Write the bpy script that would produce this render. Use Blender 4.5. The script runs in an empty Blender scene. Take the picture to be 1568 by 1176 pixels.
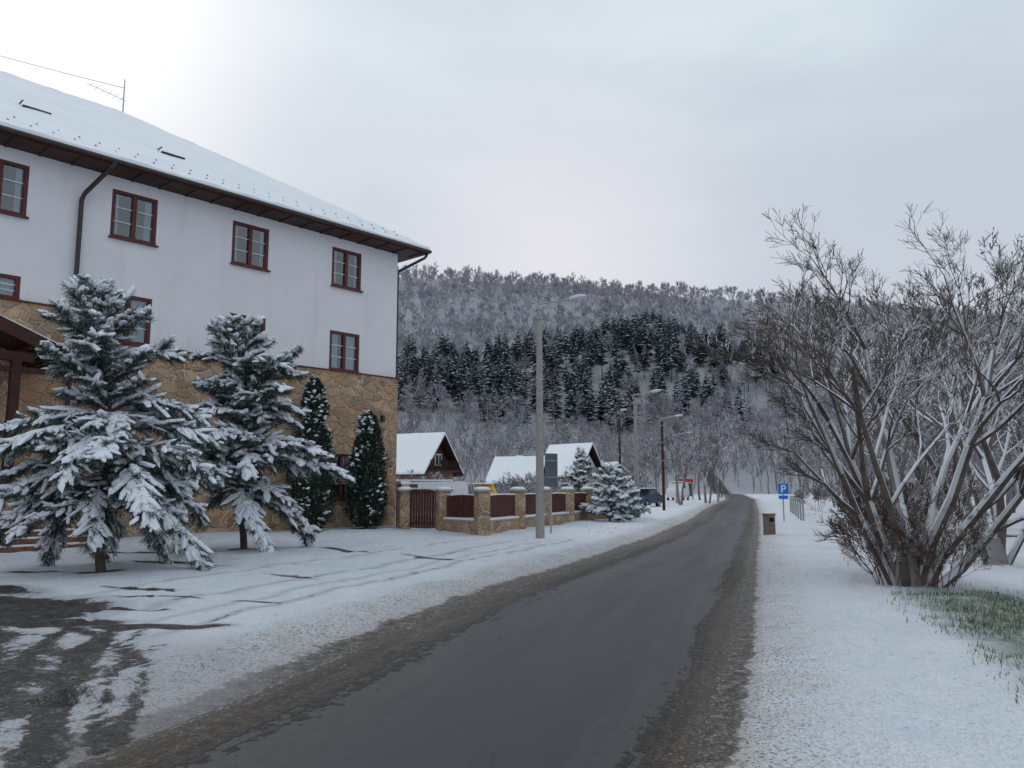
import bpy, math, random
import numpy as np
from mathutils import Vector, Matrix

random.seed(7)
scene = bpy.context.scene
scene.view_settings.view_transform = 'Standard'
scene.view_settings.look = 'None'
scene.view_settings.exposure = 0
scene.view_settings.gamma = 1

# ------------------------------------------------------------------ helpers
class MB:
    def __init__(s):
        s.v=[]; s.n=0; s.f=[]; s.m=[]
    def add(s,V,F,mat=0):
        V=np.asarray(V,dtype=float).reshape(-1,3); F=np.asarray(F,dtype=int)
        if F.ndim==1: F=F.reshape(1,-1)
        s.v.append(V); s.f.append(F+s.n); s.m.append(np.full(len(F),mat)); s.n+=len(V)
    def box(s,c,size,mat=0,rz=0.0,taper=1.0):
        hx,hy,hz=size[0]/2,size[1]/2,size[2]/2
        V=np.array([[-hx,-hy,-hz],[hx,-hy,-hz],[hx,hy,-hz],[-hx,hy,-hz],
                    [-hx*taper,-hy*taper,hz],[hx*taper,-hy*taper,hz],[hx*taper,hy*taper,hz],[-hx*taper,hy*taper,hz]])
        ca,sa=math.cos(rz),math.sin(rz)
        R=np.array([[ca,sa,0],[-sa,ca,0],[0,0,1]])
        V=V@R+np.array(c)
        s.add(V,[[0,3,2,1],[4,5,6,7],[0,1,5,4],[1,2,6,5],[2,3,7,6],[3,0,4,7]],mat)
    def beam(s,p0,p1,w,z0,z1,mat=0,off=0):
        p0=np.array(p0[:2],float);p1=np.array(p1[:2],float);d=p1-p0;L=np.hypot(*d)
        n=np.array([-d[1],d[0]])/L
        c=(p0+p1)/2+n*off
        s.box((c[0],c[1],(z0+z1)/2),(L,w,z1-z0),mat,math.atan2(d[1],d[0]))
    def tube(s,P0,P1,r0,r1,sides=8,mat=0,caps=True):
        P0=np.array(P0,float);P1=np.array(P1,float)
        frust(s,P0[None],P1[None],np.array([r0]),np.array([r1]),sides,mat)
        if caps:
            b=s.n-2*sides
            s.f.append(np.array([[b+i for i in range(sides)][::-1]])); s.m.append(np.array([mat]))
            s.f.append(np.array([[b+sides+i for i in range(sides)]])); s.m.append(np.array([mat]))
    def obj(s,name,mats,parent=None,smooth=False,loc=(0,0,0),rz=0,bevel=0):
        me=bpy.data.meshes.new(name)
        V=np.concatenate(s.v); me.vertices.add(len(V)); me.vertices.foreach_set('co',V.ravel().astype(np.float32))
        loops=np.concatenate([f.ravel() for f in s.f]); tot=np.concatenate([np.full(len(f),f.shape[1]) for f in s.f])
        st=np.concatenate([[0],np.cumsum(tot)[:-1]])
        me.loops.add(len(loops)); me.loops.foreach_set('vertex_index',loops.astype(np.int32))
        me.polygons.add(len(tot)); me.polygons.foreach_set('loop_start',st.astype(np.int32)); me.polygons.foreach_set('loop_total',tot.astype(np.int32))
        for m in mats: me.materials.append(m)
        me.polygons.foreach_set('material_index',np.concatenate(s.m).astype(np.int32))
        me.polygons.foreach_set('use_smooth',np.full(len(tot),smooth))
        me.update(calc_edges=True); me.validate()
        o=bpy.data.objects.new(name,me)
        o.location=loc; o.rotation_euler=(0,0,rz)
        if parent!='NOLINK': scene.collection.objects.link(o)
        if parent is not None and parent!='NOLINK': o.parent=parent
        if bevel:
            b=o.modifiers.new('bevel','BEVEL'); b.width=bevel; b.segments=2; b.limit_method='ANGLE'
        return o

def frust(mb,P0,P1,R0,R1,sides,mat=0):
    D=P1-P0; L=np.linalg.norm(D,axis=1,keepdims=True); D=D/np.maximum(L,1e-9)
    ref=np.where(np.abs(D[:,2:3])>.9,np.array([[1.,0,0]]),np.array([[0,0,1.]]))
    A=np.cross(D,ref); A/=np.linalg.norm(A,axis=1,keepdims=True); B=np.cross(D,A)
    an=np.arange(sides)*2*np.pi/sides
    ring=A[:,None,:]*np.cos(an)[None,:,None]+B[:,None,:]*np.sin(an)[None,:,None]
    V=np.concatenate([P0[:,None]+ring*R0[:,None,None],P1[:,None]+ring*R1[:,None,None]],axis=1)
    i=np.arange(sides); j=(i+1)%sides
    F=np.stack([i,i+sides,j+sides,j],axis=1)
    N=len(P0)
    FF=(F[None]+(np.arange(N)*2*sides)[:,None,None]).reshape(-1,4)
    mb.add(V.reshape(-1,3),FF,mat)
def ribbons(mb,P0,P1,R0,R1,mat=0):
    rg=np.random.default_rng(1)
    D=P1-P0; D=D/np.maximum(np.linalg.norm(D,axis=1,keepdims=True),1e-9)
    A=np.cross(D,rg.normal(0,1,D.shape)); A/=np.maximum(np.linalg.norm(A,axis=1,keepdims=True),1e-9)
    V=np.stack([P0-A*R0[:,None],P0+A*R0[:,None],P1+A*R1[:,None],P1-A*R1[:,None]],1).reshape(-1,3)
    mb.add(V,np.arange(len(V)).reshape(-1,4),mat)

def add_segs(mb,segs,mat=0,thick=.02,ribbon=False):
    S=np.array(segs)
    big=S[:,6]>thick
    for sel,n in ((big,4 if ribbon else 7),(~big,3)):
        if sel.any():
            T=S[sel]
            if ribbon and n==3: ribbons(mb,T[:,0:3],T[:,3:6],T[:,6]*1.3,T[:,7]*1.3,mat)
            else: frust(mb,T[:,0:3],T[:,3:6],T[:,6],T[:,7],n,mat)

import bmesh
bm=bmesh.new(); bmesh.ops.create_icosphere(bm,subdivisions=1,radius=1)
ICO_V=np.array([v.co[:] for v in bm.verts]); ICO_F=np.array([[v.index for v in f.verts] for f in bm.faces]); bm.free()
bm=bmesh.new(); bmesh.ops.create_icosphere(bm,subdivisions=3,radius=1)
ICO3_V=np.array([v.co[:] for v in bm.verts]); ICO3_F=np.array([[v.index for v in f.verts] for f in bm.faces]); bm.free()

def lumps(mb,P,D,S,rng,mat=0,jit=.18):
    P=np.array(P);D=np.array(D);S=np.array(S)
    D=D/np.maximum(np.linalg.norm(D,axis=1,keepdims=True),1e-9)
    side=np.cross(D,np.array([[0,0,1.]])); side/=np.maximum(np.linalg.norm(side,axis=1,keepdims=True),1e-6)
    up=np.cross(side,D)
    N=len(P); T=ICO_V[None]*(1+rng.uniform(-jit,jit,(N,len(ICO_V),1)))
    V=P[:,None]+T[:,:,0:1]*S[:,None,0:1]*D[:,None]+T[:,:,1:2]*S[:,None,1:2]*side[:,None]+T[:,:,2:3]*S[:,None,2:3]*up[:,None]
    F=(ICO_F[None]+(np.arange(N)*len(ICO_V))[:,None,None]).reshape(-1,3)
    mb.add(V.reshape(-1,3),F,mat)

def vnoise(x,y,scale,seed=0):
    x=np.asarray(x,float)/scale+1000.3; y=np.asarray(y,float)/scale+1000.7
    xi=np.floor(x).astype(np.int64); yi=np.floor(y).astype(np.int64); fx=x-xi; fy=y-yi
    fx=fx*fx*(3-2*fx); fy=fy*fy*(3-2*fy)
    def h(a,b):
        n=(a*374761393+b*668265263+seed*982451653)&0xffffffff
        n=((n^(n>>13))*1274126177)&0xffffffff
        return ((n^(n>>16))&0xffff)/65535.0
    return (h(xi,yi)*(1-fx)+h(xi+1,yi)*fx)*(1-fy)+(h(xi,yi+1)*(1-fx)+h(xi+1,yi+1)*fx)*fy
def sstep(a,b,x):
    t=np.clip((x-a)/(b-a),0,1); return t*t*(3-2*t)

def empty(name,loc=(0,0,0),rz=0):
    e=bpy.data.objects.new(name,None); e.location=loc; e.rotation_euler=(0,0,rz); e.empty_display_size=.3
    scene.collection.objects.link(e); return e

# ---- node helpers
def nmat(name,rough=.7,spec=.3,col=(.5,.5,.5)):
    m=bpy.data.materials.new(name); m.use_nodes=True; nt=m.node_tree
    b=nt.nodes['Principled BSDF']; b.inputs['Roughness'].default_value=rough
    b.inputs['Specular IOR Level'].default_value=spec
    b.inputs['Base Color'].default_value=(*col,1)
    return m,nt,b
def setin(nt,sock,v):
    if isinstance(v,bpy.types.NodeSocket): nt.links.new(v,sock)
    elif isinstance(v,(tuple,list)): sock.default_value=(*v,1) if (len(v)==3 and sock.type=='RGBA') else v
    else: sock.default_value=v
def objco(nt): return nt.nodes.new('ShaderNodeTexCoord').outputs['Object']
def mapping(nt,vec,scale=(1,1,1),rot=(0,0,0)):
    n=nt.nodes.new('ShaderNodeMapping'); nt.links.new(vec,n.inputs[0]); n.inputs['Scale'].default_value=scale; n.inputs['Rotation'].default_value=rot
    return n.outputs[0]
def noise(nt,vec,scale,detail=4,rough=.55):
    n=nt.nodes.new('ShaderNodeTexNoise'); nt.links.new(vec,n.inputs['Vector']); n.inputs['Scale'].default_value=scale
    n.inputs['Detail'].default_value=detail; n.inputs['Roughness'].default_value=rough; return n.outputs['Fac']
def mth(nt,op,a,b=0.0,clamp=False):
    n=nt.nodes.new('ShaderNodeMath'); n.operation=op; n.use_clamp=clamp; setin(nt,n.inputs[0],a); setin(nt,n.inputs[1],b); return n.outputs[0]
def mrange(nt,v,a,b,c=0.,d=1.):
    n=nt.nodes.new('ShaderNodeMapRange'); setin(nt,n.inputs[0],v); n.inputs[1].default_value=a;n.inputs[2].default_value=b;n.inputs[3].default_value=c;n.inputs[4].default_value=d
    n.interpolation_type='SMOOTHSTEP'; return n.outputs[0]
def mixc(nt,f,a,b,mode='MIX'):
    n=nt.nodes.new('ShaderNodeMix'); n.data_type='RGBA'; n.blend_type=mode
    setin(nt,n.inputs[0],f); setin(nt,n.inputs[6],a); setin(nt,n.inputs[7],b); return n.outputs[2]
def ramp(nt,f,stops,const=False):
    n=nt.nodes.new('ShaderNodeValToRGB'); setin(nt,n.inputs[0],f); cr=n.color_ramp
    if const: cr.interpolation='CONSTANT'
    while len(cr.elements)<len(stops): cr.elements.new(.5)
    for e,(p,c) in zip(cr.elements,stops): e.position=p; e.color=(*c,1)
    return n.outputs[0]
def bump(nt,b,h,strength=.3,dist=.02):
    n=nt.nodes.new('ShaderNodeBump'); n.inputs['Strength'].default_value=strength; n.inputs['Distance'].default_value=dist
    nt.links.new(h,n.inputs['Height']); nt.links.new(n.outputs[0],b.inputs['Normal'])
def normz(nt):
    g=nt.nodes.new('ShaderNodeNewGeometry'); s=nt.nodes.new('ShaderNodeSeparateXYZ'); nt.links.new(g.outputs['Normal'],s.inputs[0]); return s.outputs[2]

# ------------------------------------------------------------------ materials
def m_simple(name,col,rough=.7,spec=.3,var=.25,scale=6,metal=0,bmp=0):
    m,nt,b=nmat(name,rough,spec,col); co=objco(nt); f=noise(nt,co,scale,3)
    c2=tuple(min(1,c*(1+var)) for c in col); c1=tuple(c*(1-var) for c in col)
    nt.links.new(ramp(nt,f,[(.3,c1),(.7,c2)]),b.inputs['Base Color']); b.inputs['Metallic'].default_value=metal
    if bmp: bump(nt,b,noise(nt,co,scale*6,3),bmp,.01)
    return m
def m_snow(name,scale=4,strength=.35,c1=(.76,.81,.89),c2=(.86,.89,.93)):
    m,nt,b=nmat(name,.75,.25); co=objco(nt)
    f=noise(nt,co,scale*.4,4)
    nt.links.new(ramp(nt,f,[(.3,c1),(.7,c2)]),b.inputs['Base Color'])
    bump(nt,b,noise(nt,co,scale*2,5,.65),strength,.05); return m
M_snow=m_snow('snow'); M_rsnow=m_snow('roof_snow',1.5,.18,(.84,.88,.92),(.90,.92,.95))
M_tsnow=m_snow('tree_snow',10,.4,(.80,.85,.92),(.88,.91,.95))
M_brown=m_simple('dark_red_brown_paint',(.095,.014,.012),.45,.4,.2,3)
M_wood=m_simple('dark_wood',(.05,.018,.013),.6,.3,.3,5)
M_wood2=m_simple('fence_wood',(.085,.03,.022),.6,.3,.4,7)
M_pipe=m_simple('downpipe_metal',(.03,.02,.02),.4,.5,.2,4)
M_concrete=m_simple('concrete',(.33,.32,.30),.85,.2,.15,8,bmp=.3)
M_metal=m_simple('galvanised_metal',(.34,.35,.36),.45,.5,.15,5,metal=.2)
M_lampw=m_simple('lamp_housing_grey',(.62,.64,.66),.4,.5,.08,5)
M_dark=m_simple('dark_interior',(.02,.02,.024),.9,.1,.1)
M_curt=m_simple('curtain',(.66,.69,.72),.9,.1,.08,3)
M_blue=m_simple('sign_blue',(.01,.16,.62),.4,.4,.05)
M_whitep=m_simple('white_paint',(.8,.8,.8),.4,.4,.04)
M_rub=m_simple('rubber',(.015,.015,.015),.8,.3,.1)
M_signback=m_simple('sign_back',(.10,.12,.15),.5,.4,.15,3)
M_orange=m_simple('yellow_paint',(.7,.38,.03),.4,.4,.1)
M_red=m_simple('red_paint',(.5,.03,.03),.4,.4,.1)
# rendered wall: faint weathering, darker near the bottom and in vertical streaks
M_white,nt,b=nmat('white_render',.85,.2); co=objco(nt)
st_=noise(nt,mapping(nt,co,(1.6,1.6,.16)),1.3,5,.6); bl=noise(nt,co,.5,4,.6)
c=ramp(nt,bl,[(.3,(.70,.705,.735)),(.7,(.76,.76,.785))])
c=mixc(nt,mrange(nt,st_,.52,.72,0,.35),c,(.58,.58,.60)); nt.links.new(c,b.inputs['Base Color'])
bump(nt,b,noise(nt,co,14,4),.25,.012)

def m_stone():
    m,nt,b=nmat('rubble_stone',.85,.2); co=objco(nt)
    warp=nt.nodes.new('ShaderNodeTexNoise'); nt.links.new(co,warp.inputs['Vector']); warp.inputs['Scale'].default_value=2.4
    vm=nt.nodes.new('ShaderNodeVectorMath'); vm.operation='MULTIPLY_ADD'; nt.links.new(warp.outputs['Color'],vm.inputs[0]); vm.inputs[1].default_value=(.34,.34,.34); nt.links.new(co,vm.inputs[2])
    mp=mapping(nt,vm.outputs[0],(1.0,1.0,1.35))
    v=nt.nodes.new('ShaderNodeTexVoronoi'); v.feature='F1'; nt.links.new(mp,v.inputs['Vector']); v.inputs['Scale'].default_value=2.3
    e=nt.nodes.new('ShaderNodeTexVoronoi'); e.feature='DISTANCE_TO_EDGE'; nt.links.new(mp,e.inputs['Vector']); e.inputs['Scale'].default_value=2.3
    sep=nt.nodes.new('ShaderNodeSeparateColor'); nt.links.new(v.outputs['Color'],sep.inputs[0])
    c=ramp(nt,sep.outputs[0],[(0,(.17,.10,.065)),(.18,(.48,.26,.13)),(.36,(.58,.38,.22)),(.52,(.25,.18,.135)),(.66,(.66,.45,.28)),(.8,(.22,.17,.13)),(.9,(.50,.24,.11)),(1,(.58,.43,.31))])
    f=noise(nt,co,7,6,.65); c=mixc(nt,.32,c,ramp(nt,f,[(.3,(.18,.12,.08)),(.7,(.64,.47,.31))]))
    c=mixc(nt,mrange(nt,noise(nt,co,.5,3),.35,.65,0,.3),c,(.28,.20,.16))
    mo=mrange(nt,e.outputs['Distance'],.012,.05)
    c=mixc(nt,mo,(.50,.42,.33),c); nt.links.new(c,b.inputs['Base Color'])
    h=mth(nt,'ADD',mth(nt,'MULTIPLY',mrange(nt,e.outputs['Distance'],.0,.14),1.0),mth(nt,'MULTIPLY',f,.5))
    bump(nt,b,h,.9,.06); return m
M_stone=m_stone()

def m_glass():
    m=bpy.data.materials.new('window_glass'); m.use_nodes=True; nt=m.node_tree; nt.nodes.clear()
    o=nt.nodes.new('ShaderNodeOutputMaterial'); t=nt.nodes.new('ShaderNodeBsdfTransparent'); t.inputs[0].default_value=(.66,.78,.85,1)
    g=nt.nodes.new('ShaderNodeBsdfGlossy'); g.inputs['Roughness'].default_value=.03; g.inputs[0].default_value=(.8,.9,.95,1)
    mx=nt.nodes.new('ShaderNodeMixShader'); lw=nt.nodes.new('ShaderNodeLayerWeight'); lw.inputs[0].default_value=.4
    nt.links.new(mth(nt,'ADD',lw.outputs['Fresnel'],.10,True),mx.inputs[0]); nt.links.new(t.outputs[0],mx.inputs[1]); nt.links.new(g.outputs[0],mx.inputs[2]); nt.links.new(mx.outputs[0],o.inputs[0])
    return m
M_glass=m_glass()

def m_bark(name,c1,c2,lo=.2,hi=.7,amount=.55,snow=(.78,.82,.88)):
    m,nt,b=nmat(name,.85,.2); co=objco(nt)
    base=ramp(nt,noise(nt,co,5,3),[(.3,c1),(.7,c2)])
    s=mrange(nt,normz(nt),lo,hi); n=mrange(nt,noise(nt,co,3.5,3),amount-.1,amount+.05,1,0)
    nt.links.new(mixc(nt,mth(nt,'MULTIPLY',s,n),base,snow),b.inputs['Base Color']); return m
def m_flat(name,col,rough=.8):
    m,nt,b=nmat(name,rough,.1,col); oi=nt.nodes.new('ShaderNodeObjectInfo')
    c1=tuple(c*.82 for c in col); c2=tuple(min(1,c*1.18) for c in col)
    nt.links.new(ramp(nt,oi.outputs['Random'],[(0,c1),(1,c2)]),b.inputs['Base Color']); return m
def m_ffrost(name,c1,snow,lo,hi,mx):
    m,nt,b=nmat(name,.85,.1); oi=nt.nodes.new('ShaderNodeObjectInfo')
    base=ramp(nt,oi.outputs['Random'],[(0,tuple(c*.80 for c in c1)),(.5,c1),(1,(c1[0]*1.22,c1[1]*1.17,c1[2]*1.15))])
    nt.links.new(mixc(nt,mrange(nt,normz(nt),lo,hi,0,mx),base,snow),b.inputs['Base Color']); return m
M_bark=m_bark('bark',(.05,.04,.033),(.12,.095,.075),amount=.56)
M_treebark=m_bark('frosted_bark',(.13,.115,.11),(.23,.205,.20),.0,.45,.64)
M_willow=m_bark('willow_bark',(.060,.046,.038),(.150,.120,.102),.05,.40,.68,(.82,.86,.91))
M_redtwig=m_bark('reddish_twigs',(.08,.048,.038),(.15,.10,.078),.2,.6,.56)
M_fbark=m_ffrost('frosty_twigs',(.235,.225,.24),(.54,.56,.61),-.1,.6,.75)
M_fbark2=m_ffrost('frosty_twigs_far_hazed',(.36,.355,.395),(.54,.56,.62),-.1,.6,.75)  # frosted twigs, base lightened and blued: distance haze painted into the colour
M_needle=m_simple('pine_needles',(.030,.048,.036),.6,.3,.5,4)
M_needle2=m_simple('pine_needles_frosted',(.22,.27,.26),.7,.2,.4,4)
M_thuja=m_simple('thuja_foliage',(.022,.040,.026),.7,.2,.5,5)
M_fneedle=m_flat('far_conifer_needles_hazed',(.085,.112,.118))  # paler than the near needles, hillside haze is mixed into this colour
M_fsnow=m_flat('far_conifer_snow',(.48,.52,.57))

# ------------------------------------------------------------------ road edges
yy=np.arange(-40,260,.25)
Lr=np.interp(yy,[-40,-12,0,4.8,6.1,8.6,12.6,17.2,25,37.6,50,66,99,165,260],[-19,-8.5,-4.3,-2.66,-2.19,-1.55,-.3,1.5,4.36,8.4,11.9,16.6,26.6,43.5,48])
Rr=np.interp(yy,[-40,-12,0,4.8,8,13,17,26.6,37.6,49.8,66,99,165,260],[-14,-4.5,-.7,1.12,2.2,3.75,5.0,7.98,11.4,15.1,19.9,29.8,47,51.6])
k=np.exp(-np.linspace(-2,2,17)**2); k/=k.sum()
def smo(a): return np.convolve(np.pad(a,8,mode='edge'),k,'valid')
Lr=smo(Lr); Rr=smo(Rr)
def RL(y): return np.interp(y,yy,Lr)
def RR(y): return np.interp(y,yy,Rr)

# ------------------------------------------------------------------ ground heights
def ridge_ratio(q):
    return np.interp(q,[-1.2,-.6,-.15,0,.13,.24,.37,.64,1.0,1.6],[.21,.255,.267,.260,.248,.236,.226,.205,.17,.11])
def hill(x,y):
    yc=np.maximum(y,1.)
    q=x/yc
    R=ridge_ratio(q)*560
    t=np.clip((y-175)/385,0,1)
    up=t*(1-.12*np.sin(t*np.pi))
    t2=np.clip((y-560)/600,0,1); dn=1-t2*t2*(3-2*t2)*.9
    h=R*up*dn
    h=h+(vnoise(x,y,90,3)-.5)*20*np.clip((y-190)/120,0,1)*np.clip((620-y)/120,0,1)
    h=h+(vnoise(x,y,38,4)-.5)*6*np.clip((y-190)/120,0,1)
    return np.maximum(h,0)*(y>175)
def gz(x,y,detail=True):
    x=np.asarray(x,float);y=np.asarray(y,float)
    dl=(RL(y)-x)*.93; dr=(x-RR(y))*.94
    out=np.maximum(dl,dr)
    z=np.where(out<0,-.05+.055*sstep(-.25,0,out),.005+.05*sstep(0,.9,out))
    n=(vnoise(x,y,1.1,1)-.5)*.07+(vnoise(x,y,.35,2)-.5)*.05+(vnoise(x,y,3.5,5)-.5)*.09
    fp=(vnoise(x,y,.22,6)>.80)*(vnoise(x,y,2.2,7)>.5)*-.028
    near=np.clip(out/.6,0,1)
    z=z+(n+fp)*near
    dm=.26*sstep(2.6,5.0,dr)*np.clip((120-y)/40,0,1)
    z=z-dm
    z=z+.08*np.exp(-((dl-.8)/.35)**2)*(y>6)*(y<120)*(.3+1.2*vnoise(x,y,.5,9))
    z=z+.03*np.exp(-((dr-.4)/.25)**2)*(y<120)*(vnoise(x,y,.45,19))
    return z+hill(x,y)

def grow_axis(start,end,s0,g):
    a=[start]; s=s0
    while (a[-1]<end): s*=g; a.append(a[-1]+s)
    return a[1:]
X=np.concatenate([np.array(grow_axis(60,1800,2,1.09))[::1]*-1, np.arange(-60,-14,1.), np.arange(-14,-5,.12),np.arange(-5,8,.08),np.arange(8,12,.12), np.arange(12,52,.35), [52,53], np.array(grow_axis(53,1800,1.2,1.09))])
X=np.unique(np.round(X,3))
Y=np.concatenate([-np.array(grow_axis(0,300,1,1.25)),np.arange(-1,3.4,.5),np.arange(3.5,13,.07),np.arange(13,24,.1),np.arange(24,60,.3),np.arange(60,176,1.),np.arange(176,620,6.),np.array(grow_axis(620,1900,8,1.12))])
Y=np.unique(np.round(Y,3))
GX,GY=np.meshgrid(X,Y); gxf=GX.ravel(); gyf=GY.ravel()
GZ=gz(gxf,gyf)
DL=(RL(gyf)-gxf)*.93; DR=(gxf-RR(gyf))*.94; OUT=np.maximum(DL,DR)
mud=np.clip(1-(OUT+.02)/np.where(DL>DR,.55,.36),0,1)
mud=np.maximum(mud,np.clip(.32*(1-(DR-.1)/1.2),0,1)*(DR>0)*(DR<1.4))
mud=np.maximum(mud,np.clip(.38*(1-(DL-.1)/1.8),0,1)*(DL>0)*(DL<1.9))
def ell(cx,cy,rx,ry,a=0,soft=.6):
    ca,sa=math.cos(a),math.sin(a); dx=gxf-cx; dy=gyf-cy
    r=np.sqrt(((dx*ca+dy*sa)/rx)**2+((-dx*sa+dy*ca)/ry)**2)
    return np.clip((1-r)/soft+.0,0,1)
melt=np.zeros_like(gxf)
A45=math.atan2(-4.4,4.3)
for e in [(-7.0,10.3,2.7,1.9,-.35),(-9.0,12.6,2.8,.9,-.3),(-3.93,9.1,1.05,.22,.05),(-5.2,9.3,1.1,.34,.1),(-4.7,10.15,.6,.15,0),(-4.2,19.9,1.55,.24,A45),(-1.75,17.4,1.3,.22,A45),
          (-7.2,17.0,1.0,.30,-.1),(-6.68,20.0,.6,.38,0),(-7.6,15.05,.6,.35,0),(-6.2,16.2,.9,.12,-.2),(-3.8,13.9,.8,.08,-.4),(-8.8,15.0,.7,.2,.1),
          (-7.12,28.3,.6,.4,0),(-5.34,29.5,.6,.4,0),(-5.6,12.3,1.3,.12,-.5),(-9.0,19.3,1.6,.22,-.3),(-6.0,8.2,1.5,1.0,.3),(-4.9,11.2,1.0,.08,-.3),(-3.4,10.9,.5,.06,-.1),(-5.2,6.2,1.0,.9,.2)]:
    melt=np.maximum(melt,ell(*e))
wob=(vnoise(gxf,gyf,.8,33)-.5)*.12
ux,uy=-1.31/3.18,2.9/3.18
for off,w,st in [(0.05,.16,.95),(-.42,.12,.8),(-1.35,.16,.95),(-1.8,.12,.85),(-2.6,.14,.9),(.42,.08,.7),(-.85,.07,.7),(-3.1,.12,.8)]:
    dx=gxf+2.9-off; dy=gyf-5.0
    perp=dx*uy-dy*ux-.02*(dy**2)*.6+wob; al=dx*ux+dy*uy
    melt=np.maximum(melt,st*np.clip(1.15-np.abs(perp)/w/1.3,0,1)*sstep(-3.5,-.2,al)*sstep(5.6,3.2,al))
for rad,w,st in [(4.3,.12,.75),(4.75,.12,.7),(5.9,.13,.65)]:
    rr_=np.hypot(gxf+8.3,gyf-4.2)+wob
    melt=np.maximum(melt,st*np.clip(1.1-np.abs(rr_-rad)/w/1.3,0,1)*(gyf>5)*(gyf<9.5))
slush=np.clip(1.45-np.sqrt(((gxf+5.1)/2.9)**2+((gyf-6.2)/2.5)**2),0,1)
melt=np.maximum(melt,slush*.60)
for off,w,st in [(1.9,.12,.40),(3.1,.14,.38),(4.8,.16,.34),(2.4,.1,.34)]:
    melt=np.maximum(melt,st*np.clip(1-np.abs(DL-off-.5*vnoise(gxf,gyf,6,8))/w/1.5,0,1)*(gyf>6)*(gyf<24))
grass=np.clip((DR-2.0)/.6,0,1)*sstep(15.0,11.0,gyf+ (gxf-5)*.12)*sstep(2,4.5,gyf)
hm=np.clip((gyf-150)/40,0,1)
mb=MB(); nx=len(X); ny=len(Y)
ii=np.arange(nx-1)[None]+np.arange(ny-1)[:,None]*nx
F=np.stack([ii,ii+1,ii+1+nx,ii+nx],axis=2).reshape(-1,4)
mb.add(np.stack([gxf,gyf,GZ],axis=1),F,0)

m,nt,b=nmat('snowy_ground',.7,.25); co=objco(nt)
at=nt.nodes.new('ShaderNodeAttribute'); at.attribute_name='mask'; sp=nt.nodes.new('ShaderNodeSeparateColor'); nt.links.new(at.outputs['Color'],sp.inputs[0])
n1=noise(nt,co,1.6,4,.6); n2=noise(nt,co,9,4,.65); n3=noise(nt,co,40,2,.6); n0=noise(nt,co,.35,3)
snow=ramp(nt,n1,[(.3,(.76,.81,.89)),(.7,(.86,.89,.93))])
snow=mixc(nt,mrange(nt,n0,.5,.75,0,.3),snow,(.64,.69,.77))
snow=mixc(nt,mrange(nt,mth(nt,'ADD',n2,mth(nt,'MULTIPLY',n3,.3)),.76,.86,0,.4),snow,(.46,.45,.44))
mud_s=sp.outputs[0]; melt_s=sp.outputs[1]; gr_s=sp.outputs[2]
nn=mth(nt,'ADD',mth(nt,'MULTIPLY',n1,.45),mth(nt,'ADD',mth(nt,'MULTIPLY',n2,.4),mth(nt,'MULTIPLY',n3,.15)))
tint=mrange(nt,mth(nt,'ADD',mud_s,mth(nt,'MULTIPLY',mth(nt,'SUBTRACT',nn,.5),.9)),.05,.42,0,.70)
c=mixc(nt,tint,snow,(.47,.44,.41))
spk=mth(nt,'MULTIPLY',mrange(nt,n3,.53,.64),mrange(nt,mud_s,.02,.3,0,.8))
c=mixc(nt,spk,c,(.12,.10,.085))
fine=mth(nt,'ADD',mth(nt,'MULTIPLY',n2,.55),mth(nt,'MULTIPLY',n3,.45))
mudc=ramp(nt,fine,[(.36,(.035,.027,.022)),(.47,(.085,.068,.056)),(.56,(.20,.18,.16)),(.66,(.48,.47,.46))])
mf=mrange(nt,mth(nt,'ADD',mud_s,mth(nt,'MULTIPLY',mth(nt,'SUBTRACT',nn,.5),1.9)),.50,.62)
c=mixc(nt,mf,c,mudc)
tf=mrange(nt,mth(nt,'ADD',melt_s,mth(nt,'MULTIPLY',mth(nt,'SUBTRACT',nn,.5),1.9)),.40,.56)
tf=mth(nt,'MULTIPLY',tf,mrange(nt,melt_s,.0,.12))
c=mixc(nt,mth(nt,'MULTIPLY',mrange(nt,melt_s,.05,.4),.6),c,(.42,.42,.44))
c=mixc(nt,tf,c,ramp(nt,fine,[(.38,(.024,.022,.021)),(.54,(.060,.055,.050)),(.66,(.25,.24,.24))]))
gf=mth(nt,'MULTIPLY',gr_s,mrange(nt,nn,.34,.50,0,.85))
c=mixc(nt,gf,c,ramp(nt,n3,[(.3,(.055,.08,.045)),(.7,(.22,.27,.19))]))
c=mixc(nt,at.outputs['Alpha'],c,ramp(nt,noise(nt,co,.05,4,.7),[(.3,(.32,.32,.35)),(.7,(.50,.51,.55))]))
nt.links.new(c,b.inputs['Base Color'])
rg=mth(nt,'SUBTRACT',.75,mth(nt,'MULTIPLY',mth(nt,'MAXIMUM',mf,tf),.35)); nt.links.new(rg,b.inputs['Roughness'])
foot=nt.nodes.new('ShaderNodeTexVoronoi'); nt.links.new(co,foot.inputs['Vector']); foot.inputs['Scale'].default_value=2.6
hh=mth(nt,'ADD',mth(nt,'MULTIPLY',n2,.9),mth(nt,'ADD',mth(nt,'MULTIPLY',n1,1.3),mth(nt,'ADD',mth(nt,'MULTIPLY',n3,.32),mrange(nt,foot.outputs['Distance'],.04,.20,-.25,0))))
bump(nt,b,hh,1.0,.11)
M_ground=m
ground=mb.obj('ground',[M_ground],smooth=True)
ca=ground.data.color_attributes.new('mask','FLOAT_COLOR','POINT')
ca.data.foreach_set('color',np.stack([mud,melt,grass,hm],axis=1).ravel().astype(np.float32))

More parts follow.
